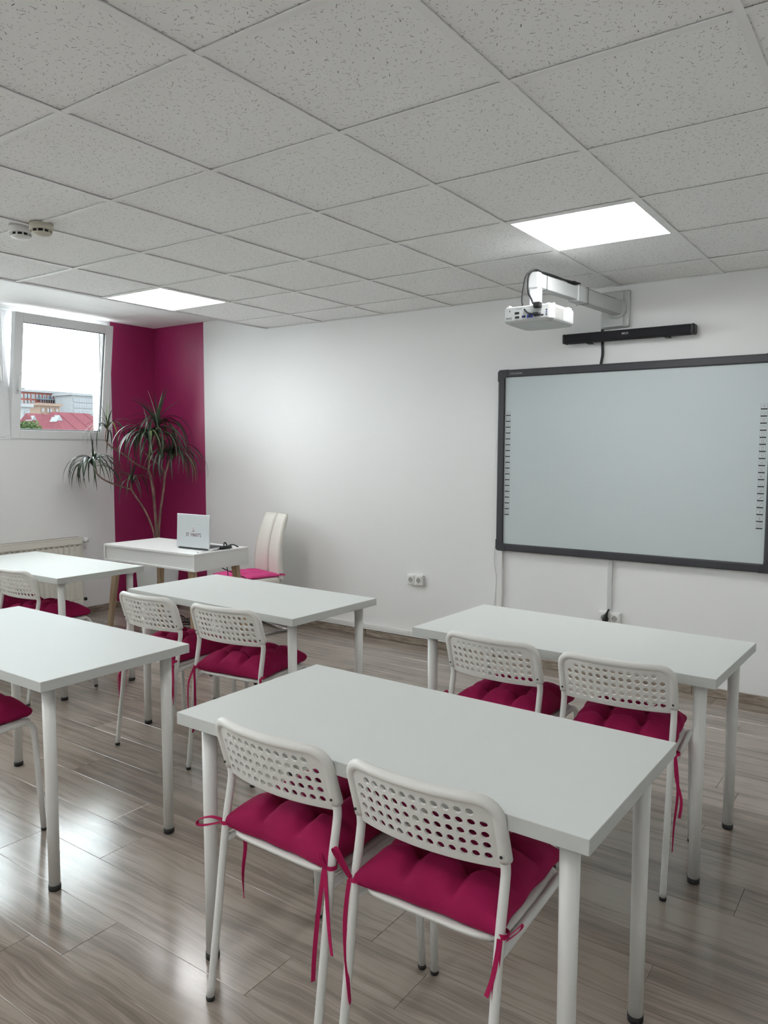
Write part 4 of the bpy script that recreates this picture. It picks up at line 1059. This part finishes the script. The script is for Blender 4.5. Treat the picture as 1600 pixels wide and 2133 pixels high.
# ---- projector wall mount
AE = Vector((-0.095, 1.765, 2.352))      # end of the arm
AW = Vector((0.006, YF-0.03, 2.352))
def mount():
    root = empty('projector_mount', (-0.012, YF, 2.347)); tag(root, 'white wall mount with a long boom arm holding the projector', 'mount')
    off = Vector(root.location)
    b = MB(); b.box((-0.092, -0.028, -0.114), (0.092, -0.0005, 0.114), b=0.014, seg=3); b.box((-0.070, -0.036, -0.108), (0.055, -0.02, 0.108), b=0.006, seg=2); b.build('wall_plate', 'mount', root)
    b = MB(); m_ = Matrix.Rotation(R(90), 4, 'X'); b.lathe([(0.060, 0.034), (0.060, 0.040), (0.052, 0.046)], (0.015, 0, 0), 28, mtx=m_); b.build('flange', 'mount', root)
    for z in (-0.085, 0.088):
        b = MB(); b.lathe([(0.006, 0.035), (0.006, 0.039)], (-0.012, 0, z), 12, mtx=m_); b.build('bolt', 'proj_grey', root)
    d = (AE-AW); L0 = d.length; a = math.atan2(d.y, d.x)
    RM = Matrix.Translation(AW-off) @ Matrix.Rotation(a, 4, 'Z')
    b = MB(); b.box((-0.015, -0.030, -0.041), (L0*0.53, 0.030, 0.041), b=0.003, mtx=RM); b.build('outer_arm', 'mount', root)
    b = MB(); b.box((L0*0.50, -0.026, -0.036), (L0+0.02, 0.026, 0.036), b=0.003, mtx=RM); b.build('inner_arm', 'projector', root)
    b = MB(); b.box((L0*0.50, -0.034, -0.044), (L0*0.585, 0.034, 0.044), b=0.004, mtx=RM); b.build('collar', 'projector', root)
    b = MB(); b.tube([RM @ Vector((L0*0.475, y, z)) for y, z in ((-0.036, -0.046), (0.036, -0.046), (0.036, 0.046), (-0.036, 0.046))], 0.002, 6, closed=True)
    b.tube([RM @ Vector((L0*0.93, y, z)) for y, z in ((-0.028, -0.039), (0.028, -0.039), (0.028, 0.039), (-0.028, 0.039))], 0.0018, 6, closed=True); b.build('cable_tie', 'black', root)
    b = MB(); b.box((L0-0.012, -0.030, -0.040), (L0+0.030, 0.030, 0.040), b=0.004, mtx=RM); b.build('arm_end', 'projector', root)
    E = AE-off
    b = MB(); b.box((E.x-0.024, E.y-0.022, 2.205-off.z), (E.x+0.024, E.y-0.004, 2.315-off.z), b=0.002); b.box((E.x-0.024, E.y-0.006, 2.205-off.z), (E.x-0.020, E.y+0.03, 2.315-off.z)); b.box((E.x+0.020, E.y-0.006, 2.205-off.z), (E.x+0.024, E.y+0.03, 2.315-off.z)); b.build('drop_post', 'projector', root)
    b = MB(); b.tube([(E.x-0.03, E.y, 2.313-off.z), (E.x+0.03, E.y, 2.313-off.z)], 0.008, 10); b.build('pivot_bolt', 'proj_grey', root)
    b = MB()
    for (tx, ty) in ((-0.17, 1.60), (0.08, 1.60), (-0.16, 1.80), (0.09, 1.80)):
        p0 = Vector((E.x, E.y, 2.205-off.z)); p1 = Vector((tx, ty, 2.192))-off
        b.tube([p0, p1], 0.006, 6)
    b.box((E.x-0.045, E.y-0.045, 2.199-off.z), (E.x+0.045, E.y+0.045, 2.206-off.z)); b.build('spider_bracket', 'projector', root)
mount()

# ---- projector
def projector():
    c0 = Vector((-0.03, 1.66, 2.105)); root = empty('projector', c0); tag(root, 'white projector hanging from the wall arm, socket panel facing the room', 'projector')
    poly = [(-0.175, 1.575), (-0.160, 1.545), (0.072, 1.547), (0.090, 1.570), (0.098, 1.690), (0.100, 1.800), (0.088, 1.825), (-0.02, 1.84), (-0.15, 1.825), (-0.178, 1.80)]
    poly = [Vector((p[0]-c0.x, p[1]-c0.y)) for p in poly]; cen = sum(poly, Vector((0, 0)))/len(poly)
    rings = [(0.000, 0.86), (0.006, 0.95), (0.014, 0.995), (0.020, 1.0), (0.070, 1.0), (0.078, 0.985), (0.083, 0.95)]
    n = len(poly); vs_ = []; fs = []
    for z, k in rings:
        for p in poly: q = cen+(p-cen)*k; vs_.append((q.x, q.y, z))
    for l in range(len(rings)-1):
        for j in range(n): fs.append([l*n+j, l*n+(j+1) % n, (l+1)*n+(j+1) % n, (l+1)*n+j])
    fs.append(list(range(n-1, -1, -1))); fs.append([(len(rings)-1)*n+j for j in range(n)])
    b = MB(); b.add(vs_, fs); b.build('body', 'projector', root)
    y0 = 1.5455-c0.y; X = lambda t: -0.160+0.234*t-c0.x; Z = lambda v: 0.0755-0.058*v
    b = MB(); b.box((X(0.0), y0-0.0008, Z(1.0)), (X(1.0), y0+0.003, Z(0.0))); b.box((X(-0.01), y0-0.0014, Z(-0.02)), (X(1.01), y0+0.002, Z(-0.04)), 1); panel = b.build('socket_panel', ['proj_grey', 'pvc_grey'], root)
    def port(t, v, w_, h_, m_='black', inner=None):
        bb = MB(); bb.box((X(t)-w_/2, y0-0.003, Z(v)-h_/2), (X(t)+w_/2, y0, Z(v)+h_/2), b=0.0008)
        if inner: bb.box((X(t)-w_*0.3, y0-0.0036, Z(v)-h_*0.28), (X(t)+w_*0.3, y0-0.002, Z(v)+h_*0.28), 1, b=0.0006)
        bb.build('port', [m_]+([inner] if inner else []), panel)
    port(0.114, 0.24, 0.0035, 0.008); port(0.285, 0.45, 0.024, 0.011); port(0.29, 0.80, 0.022, 0.010); port(0.44, 0.79, 0.019, 0.010, 'black', 'port_blue')
    port(0.585, 0.79, 0.032, 0.017, 'port_blue', 'black'); port(0.705, 0.84, 0.007, 0.005); port(0.765, 0.74, 0.0055, 0.013); port(0.86, 0.80, 0.015, 0.006)
    for v in (0.40, 0.60, 0.80): port(0.955, v, 0.006, 0.007, 'black' if v != 0.60 else 'port_blue')
    RX = Matrix.Rotation(R(90), 4, 'X')
    text_mesh('brand_lettering', 'BenQ', 0.013, 'keygrey', panel, Matrix.Translation((X(0.10), y0-0.0012, Z(0.83))) @ RX, bold=True)
    text_mesh('small_lettering', '3D  XGA', 0.008, 'keygrey', panel, Matrix.Translation((X(0.33), y0-0.0012, Z(0.12))) @ RX)
    # vent on the slanted side
    pa, pb = poly[3], poly[4]; d = (pb-pa); ln = d.length; d.normalize(); nrm = Vector((d.y, -d.x))
    b = MB()
    for r_ in range(8):
        for k in range(7):
            s0 = 0.018+k*(ln-0.03)/7; z = 0.018+r_*0.0064
            q = [pa+d*s0+nrm*0.0003, pa+d*(s0+0.0105)+nrm*0.0003]
            b.add([(q[0].x, q[0].y, z), (q[1].x, q[1].y, z), (q[1].x, q[1].y, z+0.0034), (q[0].x, q[0].y, z+0.0034),
                   (q[0].x-nrm.x*0.002, q[0].y-nrm.y*0.002, z), (q[1].x-nrm.x*0.002, q[1].y-nrm.y*0.002, z), (q[1].x-nrm.x*0.002, q[1].y-nrm.y*0.002, z+0.0034), (q[0].x-nrm.x*0.002, q[0].y-nrm.y*0.002, z+0.0034)],
                  [[0, 1, 2, 3], [7, 6, 5, 4], [0, 4, 5, 1], [1, 5, 6, 2], [2, 6, 7, 3], [3, 7, 4, 0]])
    b.build('vent', 'rad_slot', root)
    for (x, y) in ((-0.150, 1.575), (0.050, 1.60), (0.080, 1.775), (-0.14, 1.79)):
        b = MB(); b.lathe([(0.010, 0.080), (0.012, 0.084), (0.012, 0.092), (0.008, 0.094)], (x-c0.x, y-c0.y, 0), 14); b.build('mount_boss', 'projector', root)
    b = MB(); b.lathe([(0.028, 0), (0.030, 0.012)], (0.02-c0.x, 1.835-c0.y, 0.042), 20, mtx=Matrix.Rotation(R(-90), 4, 'X')); b.build('lens', 'black', root)
projector()
# plugs and leads of the projector
b = MB()
b.tube(smooth_path([(0.004, YF-0.07, 2.402), (-0.03, 2.45, 2.404), (-0.05, 2.22, 2.404), (-0.075, 2.0, 2.412), (-0.088, 1.84, 2.408), (-0.100, 1.745, 2.402), (-0.106, 1.700, 2.36), (-0.088, 1.66, 2.28), (-0.04, 1.60, 2.222), (0.000, 1.53, 2.190), (0.018, 1.52, 2.184)], 5), 0.0048, 8)
b.box((0.004, 1.515, 2.168), (0.040, 1.546, 2.195), b=0.004)
b.box((-0.085, 2.16, 2.398), (-0.035, 2.22, 2.418), b=0.006)
tag(b.build('power_lead', 'black'), 'black power lead along the boom arm into the top of the projector', 'cable')
b = MB()
b.tube(smooth_path([(-0.030, 2.22, 2.4105), (-0.062, 2.0, 2.402), (-0.078, 1.84, 2.400), (-0.088, 1.742, 2.404), (-0.118, 1.70, 2.37), (-0.112, 1.655, 2.30), (-0.085, 1.585, 2.21), (-0.035, 1.53, 2.152), (0.004, 1.518, 2.138)], 5), 0.0048, 8)
b.box((0.002, 1.515, 2.129), (0.036, 1.541, 2.146), b=0.004)
tag(b.build('video_lead', 'black'), 'black video lead looping down to the projector socket panel', 'cable')
b = MB(); b.band(smooth_path([(-0.040, YF-0.030, 2.315), (-0.075, YF-0.020, 2.28), (-0.094, YF-0.010, 2.24), (-0.094, YF-0.006, 2.15), (-0.090, YF-0.008, 2.08), (-0.098, YF-0.012, 2.018)], 6), 0.016, 0.007, (1, 0, 0))
tag(b.build('flat_cable', 'black'), 'flat black cable dropping from the mount behind the sound bar to the board', 'cable')
b = MB(); b.tube(smooth_path([(-0.822, YF-0.012, 0.80), (-0.830, YF-0.006, 0.68), (-0.812, YF-0.005, 0.58), (-0.818, YF-0.005, 0.46), (-0.835, YF-0.006, 0.30), (-0.828, YF-0.006, 0.105)], 6), 0.0028, 6)
tag(b.build('thin_wire', 'cable_white'), 'thin pale wire hanging beside the trunking under the board', 'cable')

# ---- wall sockets
def socket_pair(x, z, name, label, n_=2):
    root = empty(name, (x, YF, z)); tag(root, label, 'socket')
    for k in range(n_):
        cx = (k-(n_-1)/2)*0.071; m_ = Matrix.Rotation(R(90), 4, 'X')
        b = MB(); b.box((cx-0.0352, -0.026, -0.040), (cx+0.0352, -0.0005, 0.040), b=0.005, seg=2); b.build('frame', 'socket', root)
        b = MB(); b.box((cx-0.027, -0.0285, -0.031), (cx+0.027, -0.024, 0.031), b=0.002); b.build('cover', 'socket', root)
        b = MB(); b.lathe([(0.0225, 0.0287), (0.0225, 0.0300), (0.0195, 0.0302), (0.0190, 0.0288)], (cx, 0, 0), 28, 0, mtx=m_); b.lathe([(0.0190, 0.0286), (0.0190, 0.0290)], (cx, 0, 0), 28, 1, mtx=m_); w_ = b.build('well', ['socket', 'socket_in'], root)
        b = MB()
        for s in (-1, 1):
            b.lathe([(0.003, 0.0290), (0.003, 0.0294)], (cx+s*0.0095, 0, 0), 10, 0, mtx=m_); b.box((cx-0.003, -0.0297, s*0.0175-0.002), (cx+0.003, -0.0288, s*0.0175+0.002))
        b.build('contacts', 'dark', w_)
socket_pair(-1.482, 0.497, 'double_socket', 'white double power socket on the bare front wall')
socket_pair(0.003, 0.400, 'double_socket', 'white double socket under the board with a black plug in it')
b = MB(); b.tube([(-0.004, YF-0.010, 0.456), (-0.006, YF-0.022, 0.446), (-0.008, YF-0.036, 0.434), (-0.012, YF-0.046, 0.418), (-0.016, YF-0.046, 0.398), (-0.016, YF-0.046, 0.380)], [0.0055, 0.0058, 0.007, 0.013, 0.019, 0.018], 14)
b.lathe([(0.018, 0.0), (0.018, 0.022)], (-0.016, YF-0.0302, 0.396), 16, mtx=Matrix.Rotation(R(90), 4, 'X'))
tag(b.build('power_plug', 'black'), 'black plug pushed into the socket below the board', 'plug')

# ================================================================== CEILING FITTINGS
LL = {(0, 2): 'square lit ceiling panel above the projector', (-5, 2): 'square lit ceiling panel near the burgundy corner',
      (0, -4): 'unseen ceiling panel added for fill light just behind the camera, right row', (-5, -4): 'unseen ceiling panel added for fill light just behind the camera, window row',
      (0, -6): 'unseen ceiling panel added for fill light towards the rear wall, right row', (-5, -6): 'unseen ceiling panel added for fill light towards the rear wall, window row'}
for (i, j) in LIGHTS:
    cx, cy = i*S+S/2, j*S+S/2; root = empty('ceiling_light', (cx, cy, ZC)); tag(root, LL[(i, j)], 'ceiling light', 'square lit ceiling panels')
    h = S/2-0.0125; b = MB()
    for lo, hi in (((-h, -h), (h, -h+0.010)), ((-h, h-0.010), (h, h)), ((-h, -h+0.010), (-h+0.010, h-0.010)), ((h-0.010, -h+0.010), (h, h-0.010))):
        b.box((lo[0], lo[1], 0.0005), (hi[0], hi[1], 0.014))
    b.build('frame', 'grid', root)
    b = MB(); b.box((-h+0.010, -h+0.010, 0.0035), (h-0.010, h-0.010, 0.010)); b.build('diffuser', 'panel_light', root)

def detector(x, y, col, label):
    root = empty('smoke_detector', (x, y, ZC)); tag(root, label, 'smoke detector')
    b = MB(); b.lathe([(0.050, -0.026), (0.052, -0.022), (0.052, 0.004)], n=32); b.build('base', col, root)
    b = MB(); b.lathe([(0.040, -0.038), (0.040, -0.026)], n=32); b.build('smoke_slots', 'black', root)
    b = MB()
    for k in range(10):
        a = 2*math.pi*k/10; b.box((-0.003, 0.036, -0.039), (0.003, 0.0455, -0.025), mtx=Matrix.Rotation(a, 4, 'Z'))
    b.build('vanes', col, root)
    b = MB(); b.lathe([(0.0, -0.052), (0.018, -0.051), (0.034, -0.046), (0.043, -0.040), (0.043, -0.037), (0.0, -0.037)], n=32); b.build('cap', col, root)
detector(-1.872, -0.012, 'det_white', 'white round smoke detector, left and lower of the pair on the ceiling')
detector(-1.742, 0.012, 'det_cream', 'yellowed round smoke detector, right of the pair on the ceiling')

# ================================================================== OUTSIDE THE WINDOW
MT['brick'] = mat('render_orange', (0.085, 0.032, 0.027, 1), 0.9, var=0.08, vscale=0.3, spec=0.0)
MT['cream'] = mat('render_cream', (0.085, 0.062, 0.050, 1), 0.9, spec=0.0)
MT['bwhite'] = mat('render_white', (0.098, 0.100, 0.104, 1), 0.9, spec=0.0)
MT['bgrey'] = mat('render_grey', (0.056, 0.066, 0.076, 1), 0.9, spec=0.0)
MT['redroof'] = mat('red_sheet_roof', (0.060, 0.022, 0.026, 1), 0.7, var=0.06, vscale=0.8, spec=0.0)
MT['fwin'] = mat('far_window', (0.040, 0.044, 0.054, 1), 0.3)
MT['ground'] = mat('outdoor_ground', (0.50, 0.49, 0.47, 1), 0.95, var=0.2, vscale=0.1, spec=0.0)
MT['foliage'] = mat('tree_foliage', (0.034, 0.050, 0.022, 1), 0.8, var=0.4, vscale=2.0, spec=0.0)
MT['bark'] = mat('tree_bark', (0.08, 0.06, 0.04, 1), 0.9, spec=0.0)
b = MB(); b.box((-400, -260, -3.4), (-4.9, 340, -3.2)); struct(b.build('ground', 'ground'), 'ground outside the window')
def building(name, label, lo, hi, m_, rows, ztop, dz, ww, wh, frame='bwhite', skip=()):
    """block whose face towards the room is at x = hi[0]; windows with white surrounds"""
    root = empty(name, (hi[0], lo[1], lo[2])); tag(root, label, 'building')
    W_, H_ = hi[1]-lo[1], hi[2]-lo[2]
    b = MB(); b.box((lo[0]-hi[0], 0, 0), (0, W_, H_)); b.build('wall', m_, root)
    b = MB(); b.box((lo[0]-hi[0]-0.3, -0.3, H_), (0.3, W_+0.3, H_+0.35)); b.build('cornice', frame, root)
    for r_, xs in enumerate(rows):
        for y in xs:
            z = ztop-lo[2]-r_*dz
            f_ = MB(); f_.box((-0.02, y-ww/2-0.12, z-wh/2-0.12), (0.10, y+ww/2+0.12, z+wh/2+0.12)); fo = f_.build('window', frame, root)
            g = MB(); g.box((0.09, y-ww/2, z-wh/2), (0.13, y+ww/2, z+wh/2)); g.build('pane', 'fwin', fo)
    return root
cols = [0.6+0.62*k+0.15*math.sin(k*2.1) for k in range(17)]
ab = building('apartment_block', 'orange-red apartment block far outside the window', (-126, 59.0, -3.2), (-110, 70.1, 10.1), 'brick',
         [[c for c in cols if c < 10.6], [c for c in cols if c < 4.6 or 8.3 < c < 10.6], [c for c in cols if c < 3.4 or 7.9 < c < 10.6], [c for c in cols if c < 10.6]], 9.45, 0.98, 0.26, 0.44)
b = MB(); b.box((0.1, 4.9, 10.9), (1.2, 8.0, 11.0)); b.box((1.1, 4.9, 11.0), (1.2, 8.0, 11.35))
for k in range(9): b.box((1.08, 4.9+k*0.38, 11.35), (1.2, 4.96+k*0.38, 12.2))
b.box((0.1, 4.8, 12.2), (1.3, 8.1, 12.35)); b.build('balcony', 'bgrey', ab)
b = MB()
for (y, h_) in ((1.2, 0.9), (3.0, 0.6), (5.2, 1.1), (8.8, 0.8)): b.box((-5, y, 13.3), (-4.4, y+0.4, 13.6+h_*0.6))
b.build('chimney', 'bwhite', ab)
building('cream_house', 'cream house with dark windows in front of the orange block', (-100, 56.0, -3.2), (-96, 58.95, 7.3), 'cream', [[0.45, 1.2, 1.6, 2.5], [0.45, 1.2, 1.6, 2.5]], 6.7, 0.9, 0.24, 0.42, 'cream')
building('white_block', 'pale block of flats at the right side of the window view', (-108.5, 66.05, -3.2), (-104, 72.0, 9.6), 'bwhite', [[0.35+0.42*k for k in range(9)] for _ in range(5)], 8.9, 0.85, 0.18, 0.42, 'bwhite')
building('small_white_house', 'small white house left of the orange block in the window', (-83, 44.4, -3.2), (-80, 45.35, 6.1), 'bwhite', [[0.55]], 5.3, 1.0, 0.22, 0.36)
def house(name, label, xw, y0, y1, z_eave, x_ridge, z_ridge, wallm, hip=0.0, dorm=()):
    root = empty(name, (xw, y0, -3.2)); tag(root, label, 'building'); W_ = y1-y0; ze = z_eave+3.2; zr = z_ridge+3.2; dx = x_ridge-xw
    b = MB(); b.box((2*dx+0.3, 0.3, 0), (-0.3, W_-0.3, ze)); b.build('wall', wallm, root)
    b = MB(); th = 0.15
    A = [(0.4, -0.2, ze-0.15), (0.4, W_+0.2, ze-0.15), (dx, W_+0.2-hip, zr), (dx, -0.2+hip, zr), (2*dx-0.4, -0.2, ze-0.15), (2*dx-0.4, W_+0.2, ze-0.15)]
    vs_ = A+[(p[0], p[1], p[2]-th) for p in A]
    b.add(vs_, [[0, 1, 2, 3], [3, 2, 5, 4], [0, 3, 4], [1, 5, 2], [6, 9, 8, 7], [9, 10, 11, 8], [0, 6, 7, 1], [4, 5, 11, 10]]); b.build('roof', 'redroof', root)
    # standing seams of the sheet roof
    b = MB(); n = int(W_/1.0)
    for k in range(1, n):
        y = W_*k/n; t = min(1.0, (y+0.2)/hip if hip and y < hip else ((W_-y+0.2)/hip if hip and y > W_-hip else 1.0))
        b.tube([(0.4, y, ze-0.13), (0.4+(dx-0.4)*t, y, ze-0.13+(zr-ze+0.15)*t)], 0.018, 4)
    b.build('roof_seam', 'redroof', root)
    for (yd, zd, sz) in dorm:
        b = MB(); t = (zd-z_eave)/(z_ridge-z_eave); xd = dx*t+0.35
        b.add([(xd, yd-sz, zd+3.2-sz*0.9), (xd, yd+sz, zd+3.2-sz*0.9), (xd, yd, zd+3.2+sz*0.9), (xd-1.0, yd-sz, zd+3.2-sz*0.9), (xd-1.0, yd+sz, zd+3.2-sz*0.9), (xd-1.0, yd, zd+3.2+sz*0.9)], [[0, 1, 2], [5, 4, 3], [0, 2, 5, 3], [1, 4, 5, 2], [0, 3, 4, 1]]); b.build('dormer', 'bwhite', root)
    return root
house('red_roof_house', 'grey-walled house with a red sheet roof seen through the window', -60, 34.28, 36.75, 3.65, -61.2, 4.52, 'bgrey', 0.0, ((0.0, 4.08, 0.24),))
house('red_roof_house', 'nearer house with a large red roof and white gable, right in the window view', -54, 33.3, 38.2, 2.65, -57.3, 4.52, 'bwhite', 0.95, ((0.62, 3.95, 0.30),))
def tree():
    root = empty('tree', (-30, 16.2, -3.2)); tag(root, 'green leafy tree at the lower left of the window view', 'tree')
    b = MB(); b.tube([(0, 0, 0), (0.05, 0.05, 2.5), (0, 0.1, 4.6)], [0.16, 0.12, 0.07], 8); b.build('trunk', 'bark', root)
    rg = random.Random(4); vs_ = []; fs = []
    for k in range(5200):
        while True:
            p = Vector((rg.uniform(-1, 1), rg.uniform(-1, 1), rg.uniform(-1, 1)))
            if 0.25 < p.length < 1: break
        p = Vector((p.x*0.9, p.y*0.75, p.z*1.35+4.55)) + Vector((0.15*math.sin(7*p.z), 0.15*math.sin(9*p.x), 0))
        a = Vector((rg.uniform(-1, 1), rg.uniform(-1, 1), rg.uniform(-1, 1))).normalized(); c = a.orthogonal().normalized(); s_ = rg.uniform(0.05, 0.10)
        o = len(vs_); vs_ += [(p-a*s_)[:], (p+c*s_*0.5)[:], (p+a*s_)[:], (p-c*s_*0.5)[:]]; fs.append([o, o+1, o+2, o+3])
    b = MB(); b.add(vs_, fs); f_ = b.build('foliage', 'foliage', root); f_['kind'] = 'stuff'
tree()
